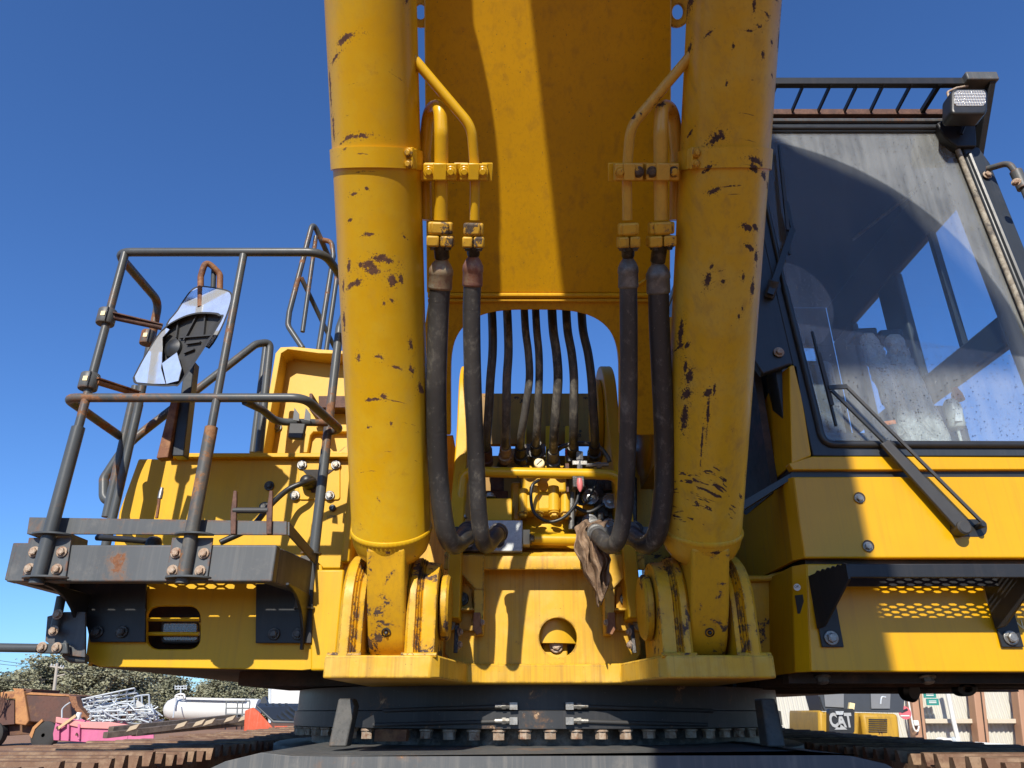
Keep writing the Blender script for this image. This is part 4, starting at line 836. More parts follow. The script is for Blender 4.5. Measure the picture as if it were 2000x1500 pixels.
# gussets hung below
for pts, Y0 in ((((22, 1134), (285, 1136), (283, 1254), (176, 1254), (170, 1226), (150, 1192), (115, 1162), (70, 1144)), BY - .03), (((500, 1140), (612, 1140), (608, 1256), (499, 1256)), BY - .03)):
    MB().prism([pY(x, y, Y0) for x, y in pts], (0, .012, 0)).build('gusset_plate', G_BLACK, PF, bevel=.002)
def web(xw, c):     # side web from the body out to the beam with a concave lower edge
    pts = [(PYF + .02, bb), (BY - .03, bb), (BY - .03, 1.92)]
    for k in range(9):
        w = R(90 * k / 8); pts.append((BY - .05 - (BY - .05 - PYF - .02) * (1 - math.cos(w)), 1.92 + (bb - .01 - 1.92) * math.sin(w)))
    return MB().prism([(xw, y, z) for y, z in pts], (.012, 0, 0)).build('gusset_web', G_BLACK, PF, bevel=.002)
web(pY(172, 1200, BY).x, 0); web(pY(602, 1180, BY).x, 0)
for (x, y) in ((190, 1234), (238, 1234), (535, 1238), (582, 1238)): bolt(pY(x, y, BY - .034), (0, -1, 0), BOLT_D, 1.7, PF)
# toe board
TB = MB().prism([pY(x, y, PYF + .02) for x, y in ((57, 1010), (560, 1018), (560, 1045), (52, 1043))], (0, .008, 0)).build('toe_board', G_RUST if False else G_BEAM, PF, bevel=.002)
p1, p2 = pY(560, 1018, PYF + .02), pY(560, 1045, PYF + .02); q1, q2 = pY(615, 1082, PYF + .33), pY(613, 1102, PYF + .33)
MB().prism([p1 + V((0, .009, 0)), p2 + V((0, .009, 0)), q2, q1], (.008, 0, 0)).build('toe_board_return', G_BEAM, PF, bevel=.002)
p1, p2 = pY(57, 1010, PYF + .02), pY(52, 1043, PYF + .02)
MB().prism([p1 + V((0, .009, 0)), p2 + V((0, .009, 0)), p2 + V((0, .4, 0)), p1 + V((0, .4, 0))], (.008, 0, 0)).build('toe_board_return', G_BEAM, PF, bevel=.002)
for (x0, x1) in ((56, 139), (336, 416)):
    MB().prism([pY(x, y, PYF - .009) for x, y in ((x0, 1050), (x1, 1050), (x1 - 12, 1135), (x0 - 14, 1135))], (0, .008, 0)).build('bolt_plate', G_BEAM, PF, bevel=.002)
    xm = (x0 + x1) / 2
    for yy, w, dx in ((1047, 40, 4), (1131, 46, -8)):
        MB().prism([pY(xm + dx, yy, PYF - .012) + V((math.cos(R(a)) * w * .0018, math.sin(R(a)) * .052, 0)) for a in range(180, 361, 15)], (0, 0, .007)).build('collar', G_RAIL, PF, bevel=.001)
for (x, y) in ((67, 1078), (121, 1078), (58, 1111), (111, 1112), (344, 1080), (398, 1081), (337, 1114), (391, 1115)): bolt(pY(x, y, PYF - .012), (0, -1, 0), BOLT_RU, 1.45, PF)
# side post bracket at the right end
sx = pY(600, 1130, PYF + .33)
MB().box((sx.x - .03, PYF + .30, bb - .05), (sx.x + .012, PYF + .315, bt + .02)).build('bolt_plate', G_RUST, PF, bevel=.002)
for dz in (-.0, .075): bolt((sx.x - .02, PYF + .297, bb + .02 + dz), (0, -1, 0), BOLT_RU, 1.4, PF)
for zz in (bb - .055, bt + .03): MB().lathe((sx.x + .004, PYF + .33, zz), (0, 0, 1), [(0, .042), (.007, .042)], 20).build('collar', G_RUST, PF)

# guard rail
RY = PYF - .02
def rail(pts, r, name='rail', fil=.06, mat=None, parent=None, label=None, seg=14): return MB().tube(pts, r, fil=fil, seg=seg).build(name, mat or G_RAIL, parent, smooth=60, label=label)
Xr = pY(640, 834, RY + .35).x
tl, tr_ = pY(214, 492, RY), pY(632, 493, RY)
tl.z = tr_.z = (tl.z + tr_.z) / 2
tl.x = pY(236, 491, RY).x - .02
back = V((tl.x, RY + .42, tl.z)); GR = rail([V((tl.x + .01, RY + .44, 2.95)), back, tl, tr_, V((tr_.x + .06, RY + .34, tr_.z)), V((Xr, RY + .36, tr_.z - .18)), V((Xr, RY + .36, 2.3))], .0195, 'guard_rail', fil=[.06, .07, .09, .09, .06], parent=EX, label='grey tubular guard rail round the access platform')
ml, mr = pY(128, 777, RY), pY(594, 781, RY); ml.z = mr.z = pY(300, 777, RY).z
rail([V((ml.x, RY + .44, ml.z)), ml, mr, V((mr.x + .07, RY + .34, mr.z - .005)), V((Xr - .0, RY + .36, mr.z - .01))], .0185, parent=GR, fil=[.05, .07, .04])
rail([V((tl.x + .01, RY + .44, 3.0)), V((tl.x + .01, RY + .44, 2.25))], .0195, 'post', parent=GR)
for (x0, y0, x1, y1, mt) in ((244, 495, 76, 1124, G_RAIL), (476, 498, 358, 1128, G_RUST)):
    a, c = pY(x0, y0, RY), pY(x1, y1, RY); c.x = a.x = (a.x + c.x) / 2
    rail([a, c], .0165, 'post', parent=GR); zz = pY(140, 835, RY).z
    MB().cyl(V((a.x, RY, zz)), V((a.x, RY, bb - .01)), .0245, seg=18).build('post_sleeve', mt, GR, smooth=50)
a = V((Xr, RY + .36, 2.75)); MB().cyl(a, V((Xr, RY + .36, bb - .06)), .0215, seg=18).build('post_sleeve', G_RAIL, GR, smooth=50)
# latch stub rail at the right
rail([pY(478, 784, RY + .01), pY(512, 800, RY + .1), pY(540, 824, RY + .22), pY(640, 826, RY + .30)], .016, parent=GR, fil=.08)
MB().prism([pY(x, y, RY + .16) for x, y in ((566, 826), (596, 827), (590, 856), (562, 854))], (0, .03, 0)).build('gate_latch', BLK_M, GR, bevel=.003)
for x in (572, 594): MB().prism([pY(xx, y, RY + .2) for xx, y in ((x, 820), (x + 3, 796), (x + 12, 808), (x + 12, 822))], (0, .006, 0)).build('latch_ear', G_RAIL, GR)
# clamps on the first post with mirror arms
pxw = GR and pY(244, 495, RY).x
def clampon(px_, py_, Y, parent, r=.036):
    c = pY(px_, py_, Y); b = MB(); b.lathe(c - V((0, 0, .034)), (0, 0, 1), [(0, r * .93), (.004, r), (.064, r), (.068, r * .93)], 24); o = b.build('pipe_clamp', G_BEAM, parent, smooth=40)
    MB().obox(c - V((-.004, r * .99, 0)), (.009, 0, 0), (0, .002, 0), (0, 0, .010)).build('clamp_window', PALE, o); MB().obox(c - V((-.018, r * .90, 0)), (.0012, 0, 0), (0, .006, 0), (0, 0, .033)).build('clamp_gap', BLK, o); return c
c1 = clampon(208, 620, RY, GR); c2 = clampon(174, 746, RY, GR); c3 = clampon(288, 660, RY + .3, GR, .030)
MIR = rail([c1 + V((.03, 0, 0)), pY(316, 640, RY + .08)], .012, 'mirror_arm', parent=EX, mat=RUST_D, label='rusty bracket arm carrying two mirrors on the guard rail')
MB().bar(c1 + V((.03, -.012, .012)), pY(318, 636, RY + .08), .03, .005).build('arm_strap', RUST_D, MIR)
rail([c2 + V((.03, 0, 0)), pY(268, 770, RY + .2)], .012, 'mirror_arm', parent=MIR, mat=RUST)
MB().bar(c2 + V((.03, -.01, .012)), pY(270, 766, RY + .2), .03, .005).build('arm_strap', RUST, MIR)
rail([pY(392, 600, RY + .16), pY(392, 540, RY + .16), pY(402, 508, RY + .16), pY(430, 535, RY + .2), pY(429, 575, RY + .2)], .014, 'mirror_stem', fil=.04, parent=MIR, mat=RUST)
rail([pY(418, 520, RY + .2), pY(416, 570, RY + .22)], .012, 'mirror_stem', parent=MIR)
# upright behind the mirrors: rusty angle and dark channel
MB().prism([pY(x, y, RY + .34) for x, y in ((334, 780), (348, 780), (328, 893), (305, 895))], (0, .05, 0)).build('angle_post', RUST, MIR, bevel=.003)
MB().prism([pY(x, y, RY + .36) for x, y in ((362, 700), (380, 705), (358, 890), (336, 890))], (0, .06, 0)).build('channel_post', G_DARK, MIR, bevel=.004)
def mirror(outline, Y0, nrm, pieces, lab, hub=None):
    n_ = V(nrm).normalized(); c = pY(sum(p[0] for p in outline) / len(outline), sum(p[1] for p in outline) / len(outline), Y0)
    def f(x, y, o=0.0): return pP(x, y, c + n_ * o, n_)
    P = spline([V((x, y, 0)) for x, y in outline] + [V((*outline[0], 0))], 4)[:-1]; P2 = [(p.x, p.y) for p in P]
    mx = sum(p[0] for p in P2) / len(P2); my_ = sum(p[1] for p in P2) / len(P2)
    sh = lambda k: [(mx + (x - mx) * k, my_ + (y - my_) * k) for x, y in P2]
    b = MB(); back_ = [f(x, y, -.05) for x, y in sh(.82)]; rim = [f(x, y) for x, y in P2]; inn = [f(x, y) for x, y in sh(.955)]; fl = [f(x, y, -.028) for x, y in sh(.93)]
    n = len(P2); vs_ = back_ + rim + inn + fl; fs = [tuple(range(n))]
    for k in range(n):
        j = (k + 1) % n; fs += [(k, j, n + j, n + k), (n + k, n + j, 2 * n + j, 2 * n + k), (2 * n + k, 2 * n + j, 3 * n + j, 3 * n + k)]
    fs.append(tuple(3 * n + k for k in range(n)))
    ms = MB().add(vs_, fs).build('mirror', BLK_M, MIR, smooth=40, label=lab)
    for pc in pieces:
        q = sh(.95) if pc is None else pc
        MB().prism([f(x, y, -.004) for x, y in q], n_ * .003).build('mirror_glass', MIRROR, ms)
    if hub:
        h = f(*hub, -.026); MB().lathe(h, n_, [(0, .042), (.012, .04), (.016, .03), (.022, .012), (.024, .001)], 28).build('mirror_hub', BLK, ms, smooth=40)
        for (x0, y0, x1, y1) in ((352, 660, 415, 655), (385, 618, 360, 665), (350, 625, 345, 660), (365, 672, 392, 668), (360, 690, 380, 682), (402, 616, 398, 655)):
            MB().bar(f(x0, y0, -.022), f(x1, y1, -.022), .006, .012, up=n_).build('housing_rib', BLK_M, ms)
    return ms
mirror([(389, 557), (425, 562), (452, 571), (451, 596), (434, 641), (412, 678), (398, 676), (326, 642), (345, 606), (371, 568)], RY + .14, (-.34, -1, -.03), [None], 'upper mirror with cloudy glass on the guard rail')
mirror([(259, 738), (265, 750), (300, 754), (338, 754), (358, 742), (432, 628), (430, 614), (418, 610), (385, 610), (350, 621), (315, 645), (280, 698)], RY + .05, (-.34, -1, -.06),
       [[(263, 737), (268, 747), (300, 750), (324, 750), (315, 719), (317, 708), (318, 660), (332, 644), (326, 641), (310, 655), (283, 700)], [(317.5, 710), (346, 689), (355, 720), (349, 744), (326, 750)]], 'lower mirror with broken glass showing its black housing', (340, 681))
# handrail running back along the left side
rail([pY(226, 984, 3.1), pY(203, 974, 3.1), pY(203, 935, 3.12), pY(245, 870, 3.2), pY(500, 672, 3.45), pY(528, 668, 3.5), pY(506, 884, 3.5)], .021, 'side_handrail', fil=[.05, .06, .4, .08, .06], parent=EX, label='long sloping grey handrail on the body side behind the mirrors')
rail([pY(520, 672, 3.62), pY(494, 884, 3.62)], .019, 'side_handrail', parent=EX)
rail([pY(266, 755, RY + .44), pY(208, 1010, RY + .44)], .0205, 'post', parent=GR)
# small fittings on the platform
MB().tube([pY(306, 1012, PYF + .15), pY(310, 985, PYF + .15), pY(311, 972, PYF + .15)], .006, smooth=4).build('grease_pipe', RUST, PF); MB().lathe(pY(312, 974, PYF + .15), (0, 0, 1), [(0, .009), (.03, .009), (.034, .007), (.045, .007)], 12).build('grease_nipple', STEEL, PF)
for x in (456, 526): MB().prism([pY(x + dx, y, PYF + .005) for dx, y in ((-6, 1043), (-6, 1000), (0, 958), (6, 958), (6, 975), (4, 1043))], (0, .012, 0)).build('bracket_upright', RUST_D, PF, bevel=.002)
MB().cyl(pY(456, 997, PYF + .012), pY(524, 997, PYF + .012), .011).build('bracket_roller', BLK_M, PF)
MB().tube([pY(190, 1050, PYF + .2), pY(240, 1053, PYF + .16), pY(300, 1058, PYF + .12)], .012, smooth=4).build('cable', BLK, PF); MB().lathe(pY(301, 1058, PYF + .12), (0, 0, 1), [(-.02, .03), (0, .03), (.015, .022), (.02, .01)], 16).build('rubber_mount', STEEL_D, PF)
# bracket and flattened tube at the far left below the platform
LBk = MB().prism([pY(x, y, 2.9) for x, y in ((92, 1204), (125, 1195), (166, 1195), (166, 1284), (130, 1280), (88, 1252))], (0, .012, 0)).build('side_bracket', G_BEAM, EX, bevel=.002, label='grey rusty edged bracket below the platform at the left')
rail([pY(120, 1165, 2.89), pY(106, 1236, 2.89)], .017, 'bracket_tube', parent=LBk)
rail([pY(-60, 1264, 2.87), pY(75, 1266, 2.87)], .016, 'bracket_tube', parent=LBk); MB().prism([pY(x, y, 2.865) for x, y in ((70, 1258), (130, 1255), (132, 1277), (72, 1276))], (0, .02, 0)).build('flattened_end', G_RAIL, LBk, bevel=.004)
for (x, y) in ((113, 1200), (105, 1232), (82, 1264), (111, 1265)): bolt(pY(x, y, 2.862), (0, -1, 0), BOLT_RU, 1.4, LBk)
rail([pY(128, 1276, 2.93), pY(140, 1287, 2.93), pY(170, 1288, 2.93)], .015, 'bracket_tube', fil=.03, parent=LBk)
# hood behind, with folded edge, step and recess
HY = 4.0
b = MB(); b.prism([pY(x, y, HY) for x, y in ((508, 888), (540, 700), (548, 690), (690, 692), (690, 888))], (0, .03, 0)); HD = b.build('engine_hood', Y_HOOD, EX, bevel=.004, label='pale yellow hood panel behind the guard rail')
b = MB(); b.prism([pY(x, y, HY - .14) for x, y in ((505, 892), (513, 892), (549, 690), (562, 682), (622, 690), (690, 692), (690, 686), (622, 682), (575, 677), (548, 678), (538, 690))], (0, .139, 0)); b.build('hood_edge_fold', Y_HOOD, HD, bevel=.003)
b = MB(); b.prism([pY(x, y, HY - .1) for x, y in ((622, 796), (690, 796), (690, 773), (622, 773))], (0, .1, 0)); b.prism([pY(x, y, HY - .16) for x, y in ((604, 768), (610, 768), (611, 800), (640, 828), (632, 828), (604, 800))], (0, .15, 0)); b.build('hood_step', RUST_D, HD, bevel=.003, label='brown rusty step on the hood')
b = MB(); b.prism([pY(x, y, HY - .04) for x, y in ((590, 884), (600, 884), (606, 850), (612, 843), (690, 843), (690, 834), (606, 834), (597, 846))], (0, .04, 0)); b.build('hood_recess_edge', Y_HOOD, HD, bevel=.004)
bolt(pY(540, 835, HY - .005), (0, -1, 0), BOLT_Z, 2.4, HD)
b = MB(); b.box((pY(515, 888, HY).x, HY + .031, 2.6), (-.55, 6.6, pY(550, 692, HY).z)); b.build('hood_core', Y_HOOD, HD)
# rail frame on top of the hood
GY = 4.4
HR = rail([pY(591, 680, GY), pY(562, 636, GY), pY(565, 610, GY), pY(611, 433, GY), pY(628, 470, GY + .1), pY(668, 560, GY + .5)], .02, 'roof_handrail', fil=[.1, .1, .08, .05], parent=EX, label='tall grey rail frame standing above the hood')
rail([pY(617, 462, GY + .05), pY(591, 648, GY + .05)], .016, 'rail', parent=HR); rail([pY(626, 468, GY + .1), pY(648, 472, GY + .1), pY(651, 500, GY + .1), pY(622, 684, GY + .1)], .019, 'rail', fil=.06, parent=HR)
rail([pY(658, 540, GY + .3), pY(637, 686, GY + .3)], .018, 'rail', parent=HR); rail([pY(588, 542, GY), pY(656, 684, GY + .4)], .017, 'rail', parent=HR)

# ================================================================ RIGHT SIDE: cab on its base, step, wipers, visor
FY = 2.65
Y_SIDE = metal_paint('dull_side_paint', (.70, .38, .006), chip=.78, rough=.85, spec=.06, dirt=.3, streak=.3, var=.06, bump=.05, dirt_col=(.25, .15, .04))
# base box under the cab
CB = MB().prism([pY(x, y, FY) for x, y in ((1575, 1101), (2060, 1104), (2060, 1313), (1583, 1312))], (0, .03, 0)).build('cab_base', Y_CAB, EX, bevel=.005, label='lower yellow panel of the cab base behind the black step')
xb_ = 1.085
def side(pts, t, mat, name, parent, **kw): return MB().prism(pts, t).build(name, mat, parent, **kw)
MPs = [pY(x, y, FY - .004) for x, y in ((1549, 931), (2060, 931), (2060, 1090), (1571, 1090))]
CM = side(MPs, (0, .03, 0), Y_CAB, 'cab_front_panel', EX, bevel=.006, seg=3, label='sunlit yellow panel below the windshield with two bolt holes')
# chamfered corner and receding side, each tier
def corner(y0, y1, xa0, xa1, dx, parent, mat):
    a0, a1 = pY(xa0, y0, FY - .002), pY(xa1, y1, FY - .002); c0, c1 = a0 + V((-dx, .05, 0)), a1 + V((-dx, .05, 0)); e0, e1 = c0 + V((-.02, 1.2, 0)), c1 + V((-.02, 1.2, 0))
    MB().prism([a0, c0, c1, a1], (.01, .02, 0)).build('corner_panel', mat, parent, bevel=.002); MB().prism([c0 + V((0, .002, 0)), e0, e1, c1 + V((0, .002, 0))], (.02, 0, 0)).build('side_panel', Y_SIDE, parent, bevel=.002)
corner(931, 1090, 1549, 1571, .025, CM, Y_CAB)
corner(1101, 1312, 1575, 1583, .035, CB, Y_CAB)
side([pY(x, y, 2.95) for x, y in ((1440, 1128), (1500, 1128), (1530, 1122), (1552, 1312), (1470, 1312))], (0, .02, 0), Y_LUG, 'frame_wing', CB, bevel=.004)
MB().tube([pY(1455, 1130, 2.93), pY(1500, 1130, 2.93), pY(1534, 1118, 2.9)], .012, fil=.04).build('frame_wing_edge', Y_LUG, CB)
MB().box((xb_, FY + .03, pY(1600, 1312, FY).z), (2.5, 7.2, pY(1600, 1312, FY).z + .02)).build('cab_floor_underside', U_DARK, CB)
for i in range(5): MB().box((1.0 + .02 * i, 2.8 + .4 * i, 1.795), (2.6, 2.86 + .4 * i, 1.838)).build('underside_rail', U_DARK, CB)
for x in (1605, 1810): bolt(pY(x, 1322, 2.8), (0, -.3, -1), BOLT_Z, 2.2, CB)
# drain elbow and tow eye hanging below
MB().lathe(pY(1770, 1348, 3.4), (.3, -1, -.2), [(0, .045), (.03, .045), (.045, .03)], 20).build('drain_cap', BLK, CB); MB().ring([pY(1890 + 20 * math.cos(6.28 * k / 20), 1345 + 15 * math.sin(6.28 * k / 20), 3.2) for k in range(20)], [pY(1890 + 8 * math.cos(6.28 * k / 20), 1345 + 6 * math.sin(6.28 * k / 20), 3.2) for k in range(20)], (0, .05, 0)).build('tie_down_eye', BLK, CB, bevel=.004)
# stickers and lettering
stk = pY(1557, 1147, 2.672); MB().lathe(stk, (-.8, -1, 0), [(0, .0125), (.0012, .0125)], 24).build('round_sticker', WHITE, CB); MB().obox(pY(1563, 1180, 2.672), V((.011, -.010, 0)), V((-.0006, -.0008, 0)), V((0, 0, .032))).build('black_label', BLK, CB)
inst('sticker_lettering', text_mesh('sticker_lettering', 'OK', BLK, .012, .0004), Matrix.Translation(stk + V((-.0018, -.0022, .002))) @ Matrix.Rotation(R(-38), 4, 'Z') @ Matrix.Rotation(R(90), 4, 'X'), CB)
inst('warning_lettering', text_mesh('warning_lettering', 'NO STEP', PALE, .045, .0005), Matrix.Translation(pY(2030, 1221, FY - .002)) @ Matrix.Rotation(R(90), 4, 'X'), CB)
MB().box((xb_ + .0, FY + .035, 1.86), (2.5, 4.4, 2.60)).build('base_core', U_DARK, CB)
# bolt holes in the panel
for (x, y) in ((1679, 972), (1696, 1066)):
    c = pY(x, y, FY - .005); b = MB(); b.lathe(c, (0, 1, 0), [(-.0012, .0235), (-.0012, .0215), (.0, .0215)], 28, caps=False); rm = b.build('hole_rim', Y_CAB, CM)
    MB().lathe(c + V((0, -.0008, 0)), (0, -1, 0), [(0, .0215), (.0002, .0215)], 28).build('bolt_recess', U_DARK, CM); bolt(c + V((-.004, -.002, -.004)), (0, -1, 0), BOLT_Z, 1.35, CM)
# dark gap, upper strip, yellow upright at the left of the window
MB().prism([pY(x, y, FY + .02) for x, y in ((1545, 905), (2060, 905), (2060, 940), (1545, 940))], (0, .1, 0)).build('panel_gap', BLK, CM)
side([pY(x, y, FY + .022) for x, y in ((1440, 985), (1548, 922), (1548, 934), (1440, 1003))], (.0, .08, 0), BLK, 'panel_gap', CM)
CAB = side([pY(x, y, FY) for x, y in ((1586, 891), (2080, 893), (2080, 917), (1548, 918), (1540, 905))], (0, .04, 0), Y_CAB, 'cab', EX, bevel=.004, label='operator cab with a large dusty windshield')
side([pY(x, y, FY) for x, y in ((1541, 716), (1546, 713), (1557, 714), (1585, 890), (1546, 906))], (0, .04, 0), Y_CAB, 'yellow_pillar', CAB, bevel=.004)
p = [pY(1541, 716, FY), pY(1546, 906, FY)]; q = [V((1.10, 2.95, p[0].z - .03)), V((1.065, 3.35, p[1].z - .01))]
side([p[0], V((1.12, 2.74, p[0].z)), V((1.085, 2.86, p[0].z - .08)), V((1.07, 2.90, p[1].z + .10)), V((1.06, 3.4, p[1].z + .06)), V((1.06, 3.4, p[1].z - .02)), p[1]], (.02, .01, 0), Y_SIDE, 'side_quarter', CAB, bevel=.003)
# window frame (dark), seal, glass
inner = [(1466, 256), (1848, 256), (1864, 264), (2090, 845), (2086, 868), (1650, 868), (1618, 860), (1600, 838), (1590, 800)]
outer_ = [(1438, 238), (1868, 238), (1893, 262), (2118, 850), (2110, 891), (1640, 891), (1588, 890), (1579, 850), (1569, 800)]
MB().ring([pY(x, y, FY) for x, y in outer_], [pY(x, y, FY) for x, y in inner], (0, .05, 0)).build('window_frame', G_DARK, CAB, bevel=.004, label='dark frame round the windshield')
def seal(pts, m, r=.011): return MB().tube([pY(x, y, FY - .003) for x, y in pts], r, fil=.05, seg=10).build('window_seal', m, CAB, smooth=60)
seal([(1532, 560), (1592, 800), (1608, 868), (1680, 868), (2100, 869)], SEAL, .015); seal([(1466, 260), (1532, 560)], SEAL); seal([(1466, 250), (1855, 250)], SEAL, .010); seal([(1858, 262), (2092, 845)], SEAL_OLD, .012)
MB().tube([pY(1440, 236, FY - .006), pY(1850, 236, FY - .006)], .011, seg=8).build('rain_gutter', G_BEAM, CAB)
# --- windshield glass with the boom shadow's edge put into its dust, wet below
def circ3(a, b_, c):
    ax, az, bx_, bz, cx, cz = a.x, a.z, b_.x, b_.z, c.x, c.z; d = 2 * (ax * (bz - cz) + bx_ * (cz - az) + cx * (az - bz))
    ux = ((ax * ax + az * az) * (bz - cz) + (bx_ * bx_ + bz * bz) * (cz - az) + (cx * cx + cz * cz) * (az - bz)) / d; uz = ((ax * ax + az * az) * (cx - bx_) + (bx_ * bx_ + bz * bz) * (ax - cx) + (cx * cx + cz * cz) * (bx_ - ax)) / d
    return V((ux, 0, uz)), math.hypot(ax - ux, az - uz)
gy = FY + .012
shadow_c, shadow_r = circ3(pY(1560, 287, gy), pY(1745, 368, gy), pY(1975, 600, gy)); c2_, r2_ = circ3(pY(1560, 520, gy), pY(1625, 590, gy), pY(1612, 660, gy))
def windshield_mat():
    nt, tr, gl, m1, df, m2 = glass_mat('wet_windshield_glass', (.90, .945, .965), .03); P = nt.pos()
    flat = nt.vmath('MULTIPLY', P, (1, 0, 1)); nb = nt.noise(P, 5, 5, .6); nf = nt.noise(P, 60, 6, .7)
    d1 = nt.vmath('DISTANCE', flat, tuple(shadow_c)); sunlit_arc = nt.step(d1, shadow_r - .004, shadow_r + .004)  # sunlit side of the boom shadow's arc, painted as extra dust and drops
    z = nt.n('SeparateXYZ', None, Vector=P).outputs; zl = pY(1700, 652, gy).z; slope = (pY(2000, 700, gy).z - pY(1600, 640, gy).z) / (pY(2000, 700, gy).x - pY(1600, 640, gy).x)
    zline = nt.math('SUBTRACT', z[2], nt.math('MULTIPLY', nt.math('SUBTRACT', z[0], pY(1700, 652, gy).x), slope))
    low = nt.step(zline, zl - .006, zl + .006, 1, 0)
    d2 = nt.vmath('DISTANCE', flat, tuple(c2_)); left = nt.step(d2, r2_ - .004, r2_ + .004, 1, 0)
    st = nt.noise(nt.vmath('MULTIPLY', P, (40, 1, 2.2)), 1.0, 4, .6)
    dust = nt.math('MULTIPLY', nt.math('ADD', nt.math('ADD', nt.math('MULTIPLY', sunlit_arc, .15), nt.math('MULTIPLY', low, .12)), nt.math('ADD', nt.math('MULTIPLY', left, .10), .045)), nt.step(nt.math('ADD', nt.math('MULTIPLY', nb, .5), nt.math('MULTIPLY', st, .5)), .2, .75, .35, 1.15))
    dust = nt.math('ADD', nt.math('ADD', dust, .008), nt.math('MULTIPLY', nt.step(nf, .6, .85), .02))
    vor = nt.n('TexVoronoi', {'feature': 'F1'}, Vector=P, Scale=95.0, Randomness=1.0); vr = nt.n('SeparateColor', None, Color=vor.outputs['Color']).outputs[0]
    wet = nt.math('MAXIMUM', nt.math('MULTIPLY', sunlit_arc, .75), nt.math('MAXIMUM', low, nt.math('MULTIPLY', left, .5)))
    rad = nt.math('MULTIPLY', nt.math('SUBTRACT', vr, .50), .75)
    drop = nt.math('MULTIPLY', nt.step(nt.math('SUBTRACT', rad, vor.outputs['Distance']), .0, .06), nt.math('MULTIPLY', wet, 1.0))
    nrm = nt.bump(nt.step(nt.math('SUBTRACT', rad, vor.outputs['Distance']), .0, .3), .9, .004)
    nt.set(gl.inputs['Normal'], nrm); nt.set(df.inputs['Color'], (.55, .56, .56, 1))
    dg = nt.n('BsdfGlossy', None, Color=(1, 1, 1, 1), Roughness=.12, Normal=nrm); dk = nt.n('BsdfTransparent', None, Color=(.45, .5, .54, 1)); dm = nt.n('MixShader', None, _0=.38, _1=dk, _2=dg)
    nt.set(m2.inputs[0], dust)
    m3 = nt.n('MixShader', None, _0=drop, _1=m2, _2=dm); nt.L.new(m3.outputs[0], nt.out.inputs[0]); return nt.m
MB().prism([pY(x, y, gy) for x, y in ((1462, 254), (1866, 254), (2094, 870), (1620, 870), (1596, 840))], (0, .006, 0)).build('windshield', windshield_mat(), CAB, smooth=0, label='wet dusty windshield with a boom shadow arc put into its dust')
# --- shell: roof, door side x=2.2 with window openings, left side, rear
XL_, XR_, YB, ZT_, ZS = 1.13, 2.2, 4.35, 4.31, 2.62
MB().box((XL_, FY + .05, ZT_ - .03), (XR_ + .05, YB, ZT_)).build('ceiling', DARKTRIM, CAB); MB().box((XL_ - .03, FY + .0505, ZT_ + .002), (XR_ + .10, YB + .05, ZT_ + .05)).build('roof', G_DARK, CAB, bevel=.01)
for (y0, y1, z0, z1, nm) in ((FY + .051, YB, 4.005, 4.279, 'door_header'), (3.49, 3.70, 3.336, 4.004, 'door_pillar'), (4.07, YB, 3.336, 4.004, 'rear_pillar'), (FY + .051, 4.20, 3.185, 3.335, 'door_belt'), (3.60, YB, 2.66, 3.184, 'door_panel'), (FY + .051, YB, ZS, 2.655, 'door_sill')):
    MB().box((XR_, y0, z0), (XR_ + .05, y1, z1)).build(nm, DARKTRIM, CAB, bevel=.012)
MB().bar((XR_ + .02, 3.12, 3.335), (XR_ + .02, 3.12, 4.005), .03, .03, up=(0, 1, 0)).build('window_divider', G_DARK, CAB)
MB().box((XR_ + .03, FY + .06, 3.336), (XR_ + .036, 3.485, 4.004)).build('door_window', GLASS, CAB, smooth=0); MB().box((XR_ + .03, 3.705, 3.34), (XR_ + .036, 4.065, 4.0)).build('door_window', GLASS, CAB, smooth=0); MB().box((XR_ + .03, FY + .06, 2.66), (XR_ + .036, 3.59, 3.18)).build('door_window', GLASS, CAB, smooth=0)
for (y0, y1, z0, z1) in ((FY + .051, 2.80, ZS, 4.279), (4.1, YB, ZS, 4.279), (2.801, 4.099, ZS, 3.25), (2.801, 4.099, 4.02, 4.279)): MB().box((XL_ - .03, y0, z0), (XL_, y1, z1)).build('left_wall', G_DARK, CAB, bevel=.003)
MB().box((XL_ - .02, 2.8, 3.25), (XL_ - .014, 4.1, 4.02)).build('left_window', GLASS, CAB, smooth=0)
for (x0, x1, z0, z1) in ((XL_, XR_, ZS, 3.30), (XL_, XR_, 3.98, 4.279), (XL_, XL_ + .15, 3.301, 3.979), (XR_ - .12, XR_, 3.301, 3.979)): MB().box((x0, YB, z0), (x1, YB + .04, z1)).build('rear_wall', DARKTRIM, CAB)
MB().box((XL_, FY + .051, ZS - .04), (XR_, YB, ZS - .002)).build('cab_floor', DARKTRIM, CAB)
MB().tube([pZ(1782, 377, 4.26), pZ(1665, 468, 4.26)], .010).build('ceiling_rail', STEEL, CAB)
# right front pillar and outer cover
side([pY(x, y, FY - .012) for x, y in ((1878, 285), (1912, 286), (1935, 318), (2130, 800), (2130, 860), (2105, 850))], (0, .18, 0), G_DARK, 'front_pillar', CAB, bevel=.01, seg=3)
MB().tube([pY(1893, 300, FY - .014), pY(2110, 830, FY - .014)], .012, seg=8).build('pillar_rib', G_DARK, CAB)
bolt(pY(1928, 342, FY - .02), (0, -1, 0), BOLT_RU, 1.5, CAB)
